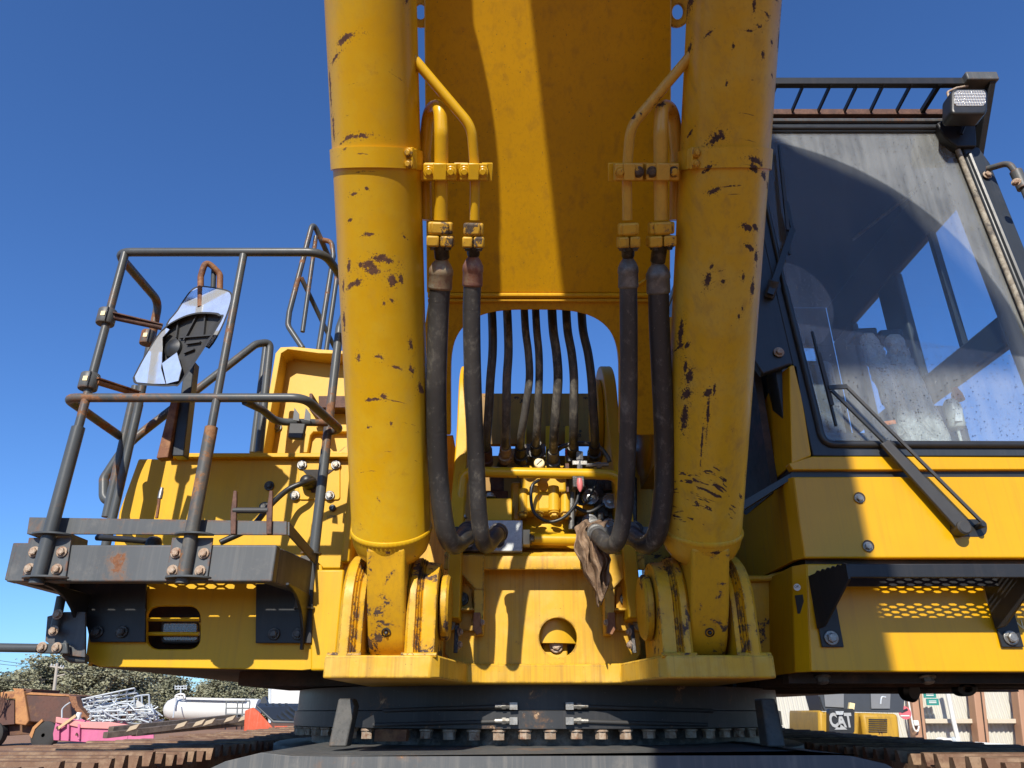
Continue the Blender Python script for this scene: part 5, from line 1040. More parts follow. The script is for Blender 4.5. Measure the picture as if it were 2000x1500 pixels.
# seat, console, wrapped levers
b = MB(); b.box((1.42, 3.45, 2.62), (1.92, 3.95, 3.02)); b.box((1.42, 3.82, 3.02), (1.92, 3.98, 3.62)); b.build('operator_seat', SEATC, CAB, bevel=.05, seg=3)
MB().box((1.95, 3.1, 2.62), (2.12, 3.75, 3.02)).build('console', GREYTRIM, CAB, bevel=.03); MB().box((1.24, 3.1, 2.62), (1.40, 3.75, 3.0)).build('console', GREYTRIM, CAB, bevel=.03)
def wrap_mat():
    nt = NT('crumpled_plastic_wrap'); P = nt.pos(); n = nt.noise(nt.vmath('MULTIPLY', P, (1, 1, .6)), 28, 6, .7, .8)
    tr = nt.n('BsdfTransparent', None, Color=(.9, .9, .9, 1)); pb = nt.n('BsdfPrincipled', None, Base_Color=nt.mix(n, (.62, .60, .54), (.80, .79, .74)), Roughness=.22, Normal=nt.bump(n, 1.0, .03))
    m = nt.n('MixShader', None, _0=nt.step(n, .3, .6, .55, .95), _1=tr, _2=pb); nt.L.new(m.outputs[0], nt.out.inputs[0]); return nt.m
WRAP = wrap_mat()
for (x0, y0, x1, y1, x2, y2, w) in ((1692, 652, 1730, 740, 1800, 880, .052), (1742, 655, 1772, 740, 1835, 880, .056)):
    P_ = [pY(x0, y0, 2.95), pY((x0 + x1) / 2, (y0 + y1) / 2, 2.93), pY(x1, y1, 2.9), pY(x2, y2, 2.86)]; Q_ = spline(P_, 10); b = MB(); vs_ = []; fs = []; sg = 18
    for i, p_ in enumerate(Q_):
        for k in range(sg):
            a = 6.2832 * k / sg; rr = w * (.75 + .5 * i / len(Q_)) * (1 + .16 * math.sin(3 * a + i * 1.3) * random.random() + random.uniform(-.06, .06)); vs_.append(p_ + V((math.cos(a) * rr, math.sin(a) * rr * .7, math.sin(a) * rr * .25)))
    for i in range(len(Q_) - 1):
        for k in range(sg): j = (k + 1) % sg; fs.append((i * sg + k, i * sg + j, (i + 1) * sg + j, (i + 1) * sg + k))
    lv = b.add(vs_, fs).build('wrapped_lever', WRAP, CAB, smooth=70, label='control lever wrapped in crumpled clear plastic')
    MB().prism([pY(x0 - 24, y0 - 12, 2.93), pY(x0 + 22, y0 - 14, 2.93), pY(x0 + 24, y0 + 6, 2.93), pY(x0 - 22, y0 + 4, 2.93)], (0, .1, 0)).build('lever_pad', BLK, lv, bevel=.012, seg=3)
MB().obox(pY(1735, 826, 2.75), (.03, 0, .004), (0, .004, 0), (-.001, 0, .008)).build('orange_label', plain('orange_plastic', (.65, .18, .03), .5), CAB)
MB().box((1.35, 2.75, 2.62), (2.15, 2.95, 2.70)).build('dash_shelf', GREYTRIM, CAB, bevel=.02)
# --- roof visor of bars, lamp and its bracket
VZ = 4.437
fL, fR = pZ(1480, 158, VZ), pZ(1890, 158, VZ); rL, rR = pZ(1480, 217, VZ - .02), pZ(1850, 217, VZ - .02); yF, yR = pZ(1700, 158, VZ).y, pZ(1700, 217, VZ - .02).y
VS = MB().box((1.2, yF, VZ - .018), (fR.x, yF + .03, VZ + .024)).build('roof_visor', G_BLACK, EX, bevel=.004, label='black barred visor projecting above the cab windshield')
MB().box((1.2, yR, VZ - .04), (rR.x, yR + .03, VZ - .004)).build('rear_bar', RUST_D, VS, bevel=.003); MB().box((1.2, yR + .04, VZ - .1), (rR.x + .05, yR + .07, VZ - .06)).build('rear_bar', G_BLACK, VS, bevel=.003)
MB().box((1.2, yR + .031, VZ - .07), (rR.x, yR + .04, VZ - .045)).build('bar_strip', CRIMP_A, VS)
for i, (x0, x1) in enumerate(((1517, 1497), (1570, 1546), (1623, 1597), (1675, 1648), (1726, 1699), (1780, 1750), (1835, 1800))): MB().bar(pZ(x0, 163, VZ - .01), pZ(x1, 219, VZ - .02), .008 if i < 6 else .02, .022).build('visor_bar', G_BLACK, VS)
ex_ = fR.x; MB().box((ex_ - .02, yF - .03, VZ - .02), (ex_ + .13, yF + .06, VZ + .03)).build('visor_end', G_BEAM, VS, bevel=.006); MB().prism([(ex_ + .09, yF - .02, VZ - .02), (ex_ + .09, yF + .3, VZ - .02), (ex_ + .09, yF + .3, VZ - .30), (ex_ + .09, yF + .2, VZ - .28)], (.03, 0, 0)).build('visor_cheek', G_BLACK, VS, bevel=.004)
MB().lathe((ex_ + .06, yF + .02, VZ + .03), (0, 0, 1), [(0, .015), (.012, .012), (.014, .002)], 14).build('visor_bolt', BOLT_R, VS)
LY = yF - .03
WL = MB().prism([pY(x, y, LY) for x, y in rrect(1858, 172, 1930, 222, 10)], (0, .085, 0)).build('work_lamp', BLK, EX, bevel=.012, seg=3, label='rectangular work lamp with pale lens at the cab roof corner')
MB().prism([pY(x, y, LY - .004) for x, y in rrect(1864, 176, 1926, 206, 8)], (0, .008, 0)).build('lens', LENS, WL, bevel=.003)
MB().tube([pY(1856, 200, LY + .04), pY(1850, 180, LY + .04), pY(1868, 172, LY + .04), pY(1890, 168, LY + .04)], .006, fil=.02).build('lamp_bracket', BOLT_R, WL)
MB().prism([pY(x, y, FY - .03) for x, y in ((1866, 222), (1906, 222), (1908, 285), (1870, 286), (1846, 268), (1830, 240))], (0, .08, 0)).build('lamp_mount', G_BLACK, WL, bevel=.006); MB().tube([pY(1882, 226, FY - .05), pY(1886, 240, FY - .05), pY(1878, 262, FY - .04)], .006, smooth=5).build('lamp_cable', BLK, WL)
# --- hand mirror arm at the right edge
MA = MB().tube([pY(1928, 330, FY - .03), pY(1970, 318, FY - .1), pY(1990, 345, FY - .12), pY(2040, 470, FY - .12)], .014, fil=.05).build('mirror_arm', G_BEAM, EX, smooth=60, label='bent grey mirror arm at the right edge beside the cab pillar')
MB().cyl(pY(1984, 335, FY - .12), pY(1999, 368, FY - .12), .025).build('arm_clamp', G_BEAM, MA); bolt(pY(1985, 356, FY - .15), (-1, -1, 0), BOLT_RU, 1.4, MA)
# --- wipers
WY = FY - .045
WP = MB().prism([pY(x, y, WY) for x, y in ((1721, 866), (1736, 858), (1893, 1018), (1900, 1030), (1893, 1042), (1872, 1035))], (0, .018, 0)).build('wiper', BLK_M, EX, bevel=.004, label='long twin armed wiper lying across the yellow panel and windshield')
MB().bar(pY(1624, 762, WY + .005), pY(1730, 866, WY + .005), .012, .009, up=(0, 1, 0)).build('arm_tip', BLK, WP); MB().bar(pY(1652, 754, WY + .012), pY(1920, 1022, WY), .011, .009, up=(0, 1, 0)).build('parallel_arm', BLK_M, WP)
MB().bar(pY(1618, 757, WY + .01), pY(1654, 755, WY + .01), .018, .01, up=(0, 1, 0)).build('blade_link', BLK, WP)
MB().lathe(pY(1884, 1030, WY - .01), (0, -1, 0), [(-.05, .026), (0, .026), (.006, .02)], 20).build('wiper_pivot', BLK_M, WP); MB().lathe(pY(1921, 1024, WY - .004), (0, -1, 0), [(-.05, .01), (0, .012), (.004, .009)], 16).build('wiper_pivot', BLK, WP)
MB().prism([pY(x, y, FY - .006) for x, y in rrect(1856, 1014, 1928, 1048, 15)], (0, .002, 0)).build('pivot_recess', BLK, WP)
def blade(p0, p1, Y, par):
    a, c = pY(*p0, Y), pY(*p1, Y); o = MB().bar(a, c, .010, .012, up=(0, 1, 0)).build('wiper_blade', BLK, par, bevel=.002); d = c - a
    MB().bar(a + d * .25 + V((0, -.012, 0)), a + d * .8 + V((0, -.012, 0)), .014, .006, up=(0, 1, 0)).build('blade_bridge', BLK_M, par); return o
blade((1586, 648), (1633, 832), FY - .02, WP)
W2 = MB().bar(pY(1548, 448, FY - .03), pY(1504, 575, FY - .04), .026, .012, up=(0, 1, 0)).build('upper_wiper', BLK, EX, label='upper wiper standing beside the chipped cylinder'); blade((1521, 284), (1542, 498), FY - .02, W2)
MB().bar(pY(1536, 395, FY - .03), pY(1548, 450, FY - .03), .014, .01, up=(0, 1, 0)).build('arm_tip', BLK, W2); MB().cyl(pY(1512, 548, FY - .05), pY(1502, 580, FY - .0), .022).build('wiper_pivot', BLK_M, W2)
MB().box((1.045, 2.80, 2.50), (1.075, 4.3, 3.30)).build('left_lower_wall', U_DARK, CAB)
# --- hinge, bolt and dark quarter at the left of the cab
MB().obox(pY(1493, 680, FY + .1), (.03, 0, 0), (0, .03, 0), (0, 0, .05)).build('door_hinge', RUST_D, CAB, bevel=.01); bolt(pY(1521, 688, FY - .004), (0, -1, 0), BOLT_RU, 1.6, CAB)
side([pY(x, y, FY + .003) for x, y in ((1440, 250), (1470, 250), (1595, 850), (1589, 890), (1556, 713), (1542, 712), (1490, 730), (1470, 700))], (0, .04, 0), G_DARK, 'left_pillar', CAB, bevel=.006)
# --- black step with side cheeks and expanded tread
SYF = 2.43; sz = pY(1700, 1101, SYF).z; sx0 = 1.12
ST = MB().box((sx0, SYF, sz - .045), (2.3, SYF + .012, sz)).build('cab_step', G_BLACK, EX, bevel=.003, label='black expanded metal step in front of the cab base')
MB().box((sx0 + .01, FY - .07, sz - .05), (2.3, FY - .062, sz - .020)).build('step_back_bar', G_BLACK, ST)
expanded(sx0 + .015, 2.3, SYF + .014, FY - .012, sz - .018, .062, .0125, .0021).build('expanded_tread', G_BLACK, ST, smooth=0)
for X_ in (1.066, 1.690):
    top_ = []
    for k in range(13):
        y = SYF + (FY - .05 - SYF) * k / 12; top_.append((y, sz + .0 + (.006 if k % 2 else -.002)))
    MB().prism([(X_ + .05 * (FY - y) / (FY - SYF), y, z) for y, z in top_ + [(FY - .01, sz - .005), (FY - .01, 1.965), (FY - .05, 1.97), (SYF, sz - .05)]], (.008, 0, 0)).build('step_cheek', G_BLACK, ST, bevel=.001)
    MB().box((X_ + .009, FY - .012, 1.905), (X_ + .085, FY - .004, 2.05)).build('step_foot', G_BLACK, ST, bevel=.002); bolt((X_ + .045, FY - .014, 1.935), (0, -1, 0), BOLT_Z, 1.8, ST)

# ================================================================ things on and in the machine
def cloth():
    pts = []; nu, nv = 26, 40; b = MB(); vs_ = []; fs = []
    spine = spline([pY(1162, 1020, 2.80), pY(1150, 1030, 2.68), pY(1152, 1060, 2.64), pY(1162, 1095, 2.64), pY(1168, 1130, 2.66), pY(1172, 1175, 2.68)], 9); n = len(spine)
    for i, p in enumerate(spine):
        f = i / (n - 1); w = .06 * (1 - .15 * math.sin(f * 5)) * (1 if f < .55 else max(.08, 1 - (f - .55) * 2.0))
        for k in range(nu):
            s = k / (nu - 1) * 2 - 1; fold = .020 * math.sin(s * 7 + f * 5) * (.4 + f) + .010 * math.sin(s * 17 + f * 9)
            vs_.append(p + V((s * w + .006 * math.sin(f * 20 + s * 4), fold - .012 * (1 - s * s), -.02 * s * s * f + .008 * math.sin(s * 9 + f * 6))))
    for i in range(n - 1):
        for k in range(nu - 1): o = i * nu + k; fs.append((o, o + 1, o + nu + 1, o + nu))
    o = b.add(vs_, fs).build('rag', CLOTH, None, smooth=60); m = o.modifiers.new('thickness', 'SOLIDIFY'); m.thickness = .004; m.offset = 0
    return tag(o, 'oily brown rag draped over a hose end beside the swing motor', 'rag')
cloth()
bt_ = thing('bottle', pY(1872, 870, 2.85), 'pale bottle with a red cap standing behind the windshield', 'bottle')
MB().lathe(pY(1870, 836, 2.85), (0, 0, 1), [(-.12, .006), (-.001, .006), (0, .028), (.01, .034), (.10, .036), (.12, .026), (.13, .018)], 24).build('bottle_body', plain('clear_bottle_plastic', (.55, .55, .50), .3), bt_); MB().lathe(pY(1872, 782, 2.85), (0, 0, 1), [(0, .026), (.03, .022), (.05, .014), (.06, .01)], 20).build('bottle_cap', RED, bt_)
MB().prism([pY(1866, 796, 2.81), pY(1880, 796, 2.81), pY(1880, 822, 2.81), pY(1866, 822, 2.81)], (0, .004, 0)).build('bottle_label', WHITE, bt_)

# ================================================================ BACKGROUND, LEFT
OCHRE = rusty('faded_ochre_truck_paint', (.42, .20, .07), (.36, .16, .06), (.20, .08, .04), 3, rough=.7, bump=.1)
BROWN = rusty('rusted_brown_steel', (.10, .045, .032), (.075, .04, .032), (.16, .08, .035), 1.2, rough=.75, bump=.1)
PINK = metal_paint('faded_pink_skip_paint', (.62, .16, .30), chip=.72, chip_scale=2.2, rough=.6, dirt=.5, dirt_col=(.42, .22, .17), streak=.2, bump=.02, under=(.22, .10, .06))
ORNG = metal_paint('orange_skip_paint', (.60, .10, .04), chip=.66, chip_scale=1.6, rough=.5, dirt=.3, dirt_col=(.5, .35, .28), bump=.02, under=(.5, .42, .36))
TYRE = plain('tyre_rubber', (.03, .029, .027), .85, var=.3)
TANK = plain('white_tank_paint', (.58, .58, .56), .4, var=.06, scale=1.5)
GALVB = plain('bleached_galvanised_tube', (.46, .50, .53), .45, .2, var=.15, scale=3)
LIDB = plain('dark_lid_plastic', (.025, .03, .036), .5, var=.2, scale=2)
TIMB = rusty('weathered_timber', (.10, .075, .055), (.16, .12, .09), (.05, .035, .025), 4)
POLE = plain('pale_timber_pole', (.36, .33, .28), .85, var=.15, scale=2)
# --- rusty dump truck (its tray runs to the right)
def far(px_, py_, D): return pY(px_, py_, D)
D = 44.0
TK = thing('dump_truck', (far(60, 1440, D).x, D, 0), 'faded orange dump truck with a brown rusty tray behind the tracks', 'truck')
def fp(name, pts, D, t, mat, par, **kw): return MB().prism([far(x, y, D) for x, y in pts], (0, t, 0)).build(name, mat, par, **kw)
fp('tray', ((47, 1356), (135, 1359), (140, 1405), (120, 1416), (56, 1410)), D + .15, 3.0, BROWN, TK, bevel=.08)
fp('tray_front_rib', ((0, 1352), (22, 1350), (46, 1350), (56, 1408), (50, 1417), (29, 1414), (29, 1365), (0, 1364)), D - .05, 3.2, OCHRE, TK, bevel=.05)
fp('tray_spill_guard', ((25, 1344), (46, 1346), (46, 1354), (30, 1353)), D, 3.0, OCHRE, TK); fp('tray_lip', ((46, 1346), (64, 1346), (60, 1352), (47, 1354)), D + .2, 2.8, BROWN, TK); fp('tray_rail', ((60, 1352), (135, 1357), (135, 1360), (48, 1356)), D + .1, 3.0, OCHRE, TK)
fp('chassis', ((-40, 1406), (115, 1412), (115, 1430), (-40, 1440)), D + .6, 2.0, BROWN, TK); fp('engine_housing', ((-40, 1366), (28, 1366), (28, 1414), (-40, 1420)), D + .1, 2.6, BROWN, TK); fp('mud_flap_stay', ((57, 1436), (64, 1420), (82, 1404), (84, 1408), (68, 1424), (62, 1442)), D - .1, .1, OCHRE, TK)
for x in (85, -20):
    c = far(x, 1436, D); w = MB().lathe(c + V((0, -.05, 0)), (0, 1, 0), [(0, .40), (.0, .62), (.06, .70), (.5, .70), (.56, .62)], 40).build('wheel', TYRE, TK, smooth=40); MB().lathe(c + V((0, -.02, 0)), (0, -1, 0), [(-.1, .42), (0, .40), (-.06, .30), (-.10, .12), (.03, .10)], 32).build('rim', RUST, w)
for k in range(8): a, c = far(random.uniform(-10, 8), random.uniform(1380, 1400), D - .3), far(random.uniform(0, 14), random.uniform(1345, 1380), D - .3); MB().cyl(a, c, .03, seg=6).build('loose_bracket', RUST_D, TK)
# --- pink skip with scrap piled in it
D = 30.0
SK = thing('skip_bin', (far(170, 1450, D).x, D, 0), 'faded pink metal skip bin heaped with scrap', 'skip bin')
fp('skip_wall', ((110, 1405), (156, 1415), (252, 1415), (248, 1455), (104, 1446), (103, 1433)), D, .06, PINK, SK, bevel=.02); fp('skip_wall', ((112, 1402), (250, 1408), (250, 1440), (112, 1440)), D + 2.0, .06, PINK, SK)
fp('skip_rim', ((109, 1400), (160, 1410), (212, 1410), (255, 1416), (255, 1424), (212, 1424), (158, 1422), (108, 1411)), D - .08, .12, plain('pink_rim_paint', (.60, .24, .22), .6, var=.2, scale=2), SK, bevel=.02)
for x in (112, 131, 152): fp('skip_rib', ((x, 1414), (x + 4, 1415), (x + 3, 1444), (x - 1, 1443)), D - .12, .1, PINK, SK)
for (x, y) in ((109, 1421), (147, 1434)): fp('lifting_hook', ((x, y), (x + 2, y - 3), (x + 4, y), (x + 4, y + 3), (x, y + 3)), D - .2, .06, RUST_D, SK)
fp('skip_side', ((212, 1425), (300, 1432), (300, 1445), (206, 1445)), D + .02, .05, PINK, SK)
rs = random.Random(5)
def scrap_frame(label, x0, y0, x1, y1, slant, nx, ny, Dd, r=.03):
    f = thing('bed_frame' if False else 'cage_frame', far((x0 + x1) / 2, (y0 + y1) / 2, Dd), label, 'metal frame', 'scrap frames in the pink skip')
    def g(u, v): return far(x0 + (x1 - x0) * u, y0 + (y1 - y0) * v + slant * (1 - u), Dd + .25 * u + .15 * v)
    for i in range(nx + 1): MB().tube([g(i / nx, 0), g(i / nx + .02, .5), g(i / nx, 1)], r, smooth=3, seg=6).build('bar', GALVB, f)
    for j in range(ny + 1): MB().tube([g(0, j / ny), g(.5, j / ny - .02), g(1, j / ny)], r, smooth=3, seg=6).build('rail', GALVB, f)
scrap_frame('topmost slanting grey tube frame on the scrap heap', 168, 1344, 262, 1352, 20, 6, 1, D + .4)
scrap_frame('second grey tube frame lying just below the topmost one', 160, 1354, 268, 1376, 12, 5, 3, D + .7)
scrap_frame('pale tube frame leaning at the right end of the scrap heap', 262, 1357, 291, 1400, 4, 2, 2, D + .9, .035)
scrap_frame('low grey tube frame resting on the pink skip rim', 176, 1386, 300, 1404, 4, 7, 2, D + .2)
hp = thing('scrap_pile', far(220, 1420, D + .8), 'tangle of bent grey tubes and sheet filling the pink skip', 'scrap')
b = MB()
for k in range(150):
    x, y = rs.uniform(165, 305), 0; y = rs.uniform(1372 + abs(x - 215) * .12, 1412); a = far(x, y, D + rs.uniform(.2, 1.8)); d = V((rs.uniform(-.7, .7), rs.uniform(-.3, .3), rs.uniform(-.35, .35)))
    b.tube([a - d * .6, a + V((0, 0, rs.uniform(-.08, .08))), a + d * .6], rs.uniform(.015, .03), smooth=3, seg=6)
tubes = b.build('bent_tubes', GALVB, hp, smooth=50, kind='stuff')
for k in range(7): x, y = rs.uniform(185, 290), rs.uniform(1374, 1402); MB().obox(far(x, y, D + .6), (rs.uniform(.15, .4), 0, rs.uniform(-.1, .1)), (0, .01, 0), (rs.uniform(-.1, .1), rs.uniform(-.1, .1), rs.uniform(.06, .16))).build('crumpled_sheet', [GALVB, WHITE, RUST_D][k % 3], hp)
bm1 = fp('steel_beam', ((133, 1358), (148, 1360), (152, 1378), (178, 1408), (162, 1406), (140, 1380)), D + .3, .35, RUST, None, bevel=.02); tag(bm1, 'short rusty brown steel beam leaning in the pink skip', 'steel beam')
tb = MB().tube([far(121, 1402, D), far(121, 1385, D), far(128, 1378, D), far(137, 1372, D)], .03, fil=.15, seg=8).build('bent_tube', GALVB, None, smooth=60); tag(tb, 'pale hooked tube sticking up at the left end of the skip', 'tube')
pk = MB().obox(far(131, 1410, D - .15), (.28, 0, .22), (0, .02, 0), (-.03, 0, .04)).build('timber_offcut', plain('raw_pine', (.52, .36, .20), .8), None); tag(pk, 'splintered pine offcut hooked over the pink skip rim', 'timber')
cn = MB().lathe(far(151, 1405, D), (.1, 0, 1), [(0, .09), (.22, .09), (.24, .07)], 16).build('plastic_canister', WHITE, None); tag(cn, 'small white canister standing in the pink skip', 'canister')
# --- long beams across, hazard marked ends
D = 17.0
for i, (x0, y0, x1, y1, w, lab) in enumerate(((205, 1436, 500, 1402, .12, 'long dark beam lowest of the stack behind the track'), (216, 1424, 470, 1398, .10, 'long dark beam topmost of the stack behind the track'), (262, 1432, 505, 1410, .12, 'long dark beam nearest in the stack behind the track'))):
    bmn = MB().bar(far(x0, y0, D + i * .25), far(x1, y1, D + 3 + i * .25), .18, w).build('beam', TIMB, None, bevel=.01); tag(bmn, lab, 'beam', 'long beams stacked behind the track')
for i, (x, y) in enumerate(((262, 1421), (355, 1416), (390, 1412), (410, 1410), (450, 1404), (478, 1402))):
    wd = MB().obox(far(x, y, D + .1 + i * .4), (.10, 0, .03), (0, .05, 0), (.03, 0, .05)).build('packing_block', plain('pale_packing_timber', (.40, .32, .22), .8, scale=4) if i == 0 else bpy.data.materials['pale_packing_timber'], None); tag(wd, '%s pale packing block on the stacked beams, counted from the left' % ['first', 'second', 'third', 'fourth', 'fifth', 'sixth'][i], 'block', 'packing blocks on the beams')
# --- white tanker with hatch rail
D = 48.0
TN = thing('tanker_trailer', (far(400, 1440, D).x, D, 0), 'white tanker trailer with a curved end and top rails', 'tanker')
a, c = far(338, 1384, D), far(520, 1388, D); r = (far(330, 1362, D).z - far(330, 1408, D).z) / 2
MB().lathe(a - V((.5, 0, 0)), c - a, [(0, r * .35), (.15, r * .7), (.5, r * .95), (.9, r), ((c - a).length, r)], 40).build('tank', TANK, TN, smooth=40)
MB().tube([far(341, 1384, D - .8), far(343, 1358, D - .8), far(350, 1356, D - .8), far(360, 1356, D - .8), far(361, 1364, D - .8)], .06, fil=.2, seg=8).build('hatch_rail', TANK, TN, smooth=60); MB().tube([far(345, 1360, D - .8), far(350, 1362, D - .8), far(358, 1362, D - .8)], .05, seg=8).build('hatch_rail', TANK, TN); MB().bar(far(360, 1364, D - .6), far(480, 1367, D - .6), .3, .12).build('top_walkway', TANK, TN)
MB().tube([far(338, 1402, D - 1.9), far(341, 1382, D - 1.7), far(346, 1366, D - 1.2)], .035, smooth=5, seg=6).build('side_ladder', GALVB, TN); fp('chassis', ((325, 1408), (520, 1408), (520, 1425), (325, 1425)), D, 1.5, BROWN, TN)
fr = MB(); D2 = 20.0
GT = thing('ladder_gate', far(462, 1425, D2), 'grey tubular gate standing in front of the white tanker', 'gate')
for x in (440, 462, 472, 486): MB().cyl(far(x, 1425, D2), far(x + 2, 1370, D2), .018, seg=8).build('bar', plain('dull_grey_tube', (.14, .15, .15), .5) if x == 440 else bpy.data.materials['dull_grey_tube'], GT)
for y in (1369, 1383, 1395): MB().cyl(far(441, y, D2), far(488, y, D2), .018, seg=8).build('rail', bpy.data.materials['dull_grey_tube'], GT)
# --- orange skip with black lid
D = 15.0
OS = thing('lidded_bin', (far(520, 1450, D).x, D, 0), 'orange bin with a sloping black ribbed lid beside the swing bearing', 'bin')
fp('bin_wall', ((478, 1388), (494, 1381), (505, 1390), (536, 1425), (580, 1425), (580, 1455), (474, 1455)), D, .05, ORNG, OS, bevel=.015); fp('bin_rim', ((536, 1418), (580, 1418), (580, 1424), (537, 1424)), D - .06, .06, ORNG, OS)
lidp = [far(500, 1381, D - .05), far(533, 1413, D - .05), far(600, 1414, D - .05), far(600, 1378, D + 1.1), far(510, 1378, D + 1.1)]
MB().prism(lidp, (0, 0, .04)).build('bin_lid', LIDB, OS, bevel=.01)
for k in range(5): f = k / 4; MB().bar(far(507 + 92 * f * .55, 1380, D + .9) + V((0, 0, .05)), far(536 + 64 * f, 1412, D - .02) + V((0, 0, .05)), .05, .03).build('lid_rib', LIDB, OS)
fp('bin_chute', ((506, 1378), (512, 1362), (518, 1360), (524, 1378)), D + 1.5, .1, LIDB, OS)
WB = thing('box_truck', (far(552, 1440, 40).x, 40, 0), 'plain white box truck body half hidden by the machine', 'truck')
fp('box_body', ((527, 1338), (620, 1338), (620, 1410), (527, 1410)), 40, 2.4, TANK, WB, bevel=.04); fp('corner_post', ((524, 1336), (529, 1336), (529, 1412), (524, 1412)), 39.95, .2, GALVB, WB); fp('chassis', ((528, 1410), (620, 1410), (620, 1432), (528, 1432)), 40, 2, BROWN, WB)
# --- trees in a row beyond the yard
def leaf_mat(name, a, b_):
    nt = NT(name); P = nt.pos(); n = nt.noise(P, .9, 5, .6); f = nt.noise(P, 6, 2, .5)
    nt.bsdf(Base_Color=nt.mix(f, nt.mix(n, a, b_), [x * .8 for x in a]), Roughness=.7, Specular_IOR_Level=.2); return nt.m
LF = [leaf_mat('gum_leaves', (.27, .27, .17), (.38, .37, .26)), leaf_mat('gum_leaves_dark', (.21, .215, .135), (.31, .305, .21))]
BARK = plain('gum_bark', (.26, .22, .17), .9, var=.3, scale=2)
def tree(px_, ytop, D, wpx, lab, mi=0, dens=1.0, airy=0.0):
    top = far(px_, ytop, D); base = V((top.x, D, 0)); H = top.z; W = wpx * D / 1.1 / FPX / 2; rs = random.Random(int(px_ * 7 + ytop))
    t = thing('gum_tree', base, lab, 'tree', 'gum trees beyond the yard'); b = MB(); tips = []
    b.tube([base, base + V((.2, 0, H * .3)), base + V((rs.uniform(-.4, .4), 0, H * .62))], [.28, .12], smooth=4, seg=8)
    for k in range(9):
        a0 = base + V((0, 0, H * rs.uniform(.25, .5))); e = base + V((rs.uniform(-.8, .8) * W, rs.uniform(-1.5, 1.5), H * rs.uniform(.5, .92))); b.tube([a0, (a0 + e) / 2 + V((0, 0, -.2)), e], [.10, .03], smooth=4, seg=6); tips.append(e)
    b.build('trunk', BARK, t, smooth=60)
    cl = []
    for k in range(int(26 * dens)):
        u = rs.uniform(-1, 1); zz = rs.uniform(.18, .97); lim = math.sqrt(max(.05, 1 - ((zz - .52) / .52) ** 2)); cl.append((base + V((u * W * lim, rs.uniform(-1, 1) * 2.2, zz * H)), rs.uniform(.5, 1.15) * W * .34))
    vs_ = []; fs = []
    for (c, r) in cl:
        for k in range(int(430 * (1 - airy))):
            q = V((rs.gauss(0, .6), rs.gauss(0, .6), rs.gauss(0, .45))); p = c + q * r; s = rs.uniform(.10, .22); n1 = V((rs.uniform(-1, 1), rs.uniform(-1, 1), rs.uniform(-1, 1))).normalized(); x, y = frame(n1); o = len(vs_)
            vs_ += [p - x * s, p + y * s * .6, p + x * s, p - y * s * .6 - n1 * s * .3]; fs.append((o, o + 1, o + 2, o + 3))
    MB_ = MB().add(vs_, fs); me = bpy.data.meshes.new('crown'); me.from_pydata(MB_.v, [], MB_.f); me.materials.append(LF[mi]); cr = bpy.data.objects.new('crown', me); C.objects.link(cr); adopt(cr, t); return t
TR = [(20, 1322, 95, 110, 'leftmost gum tree behind the orange dump truck', 1, 1.2, 0), (62, 1312, 100, 90, 'rounded gum tree behind the dump truck tray', 0, 1.2, 0), (112, 1286, 90, 110, 'tall gum tree just right of the power pole', 0, 1.4, .1), (150, 1318, 92, 100, 'low gum tree behind the pink skip end', 1, 1.2, 0),
      (205, 1292, 85, 120, 'tall open gum tree with pale limbs left of the scrap heap', 0, 1.3, .25), (262, 1300, 88, 110, 'broad gum tree straight behind the scrap heap', 0, 1.4, .05), (305, 1340, 110, 80, 'small gum tree right behind the tanker hatch rail', 1, 1.1, 0), (335, 1326, 105, 90, 'round gum tree above the curved tanker end', 1, 1.3, 0), (390, 1336, 112, 90, 'low gum tree above the middle of the tanker', 0, 1.2, 0),
      (425, 1345, 115, 70, 'shortest gum tree above the tanker', 1, 1.1, 0), (470, 1328, 100, 110, 'gum tree above the tubular gate', 1, 1.3, 0), (520, 1330, 104, 100, 'gum tree left of the white box truck', 0, 1.3, 0)]
for a in TR: tree(*a)
nt_ = random.Random(3); b = MB(); vs_ = []; fs = []
for k in range(16000):
    x = nt_.uniform(-105, -20); h = (1 - nt_.random() ** .5) * 5.2 * (1 + .25 * math.sin(x * .31) + .2 * math.sin(x * .83)); p = V((x, nt_.uniform(118, 124), h)); s = nt_.uniform(.12, .3); n1 = V((nt_.uniform(-1, 1), nt_.uniform(-1, 1), nt_.uniform(-1, 1))).normalized(); xx, yy = frame(n1); o = len(vs_); vs_ += [p - xx * s, p + yy * s * .7, p + xx * s, p - yy * s * .7]; fs.append((o, o + 1, o + 2, o + 3))
me = bpy.data.meshes.new('scrub'); me.from_pydata(vs_, [], fs); me.materials.append(LF[1]); scb = bpy.data.objects.new('scrub', me); C.objects.link(scb); tag(scb, 'dark mass of scrub closing the view below the gum trees', 'scrub', kind='stuff')
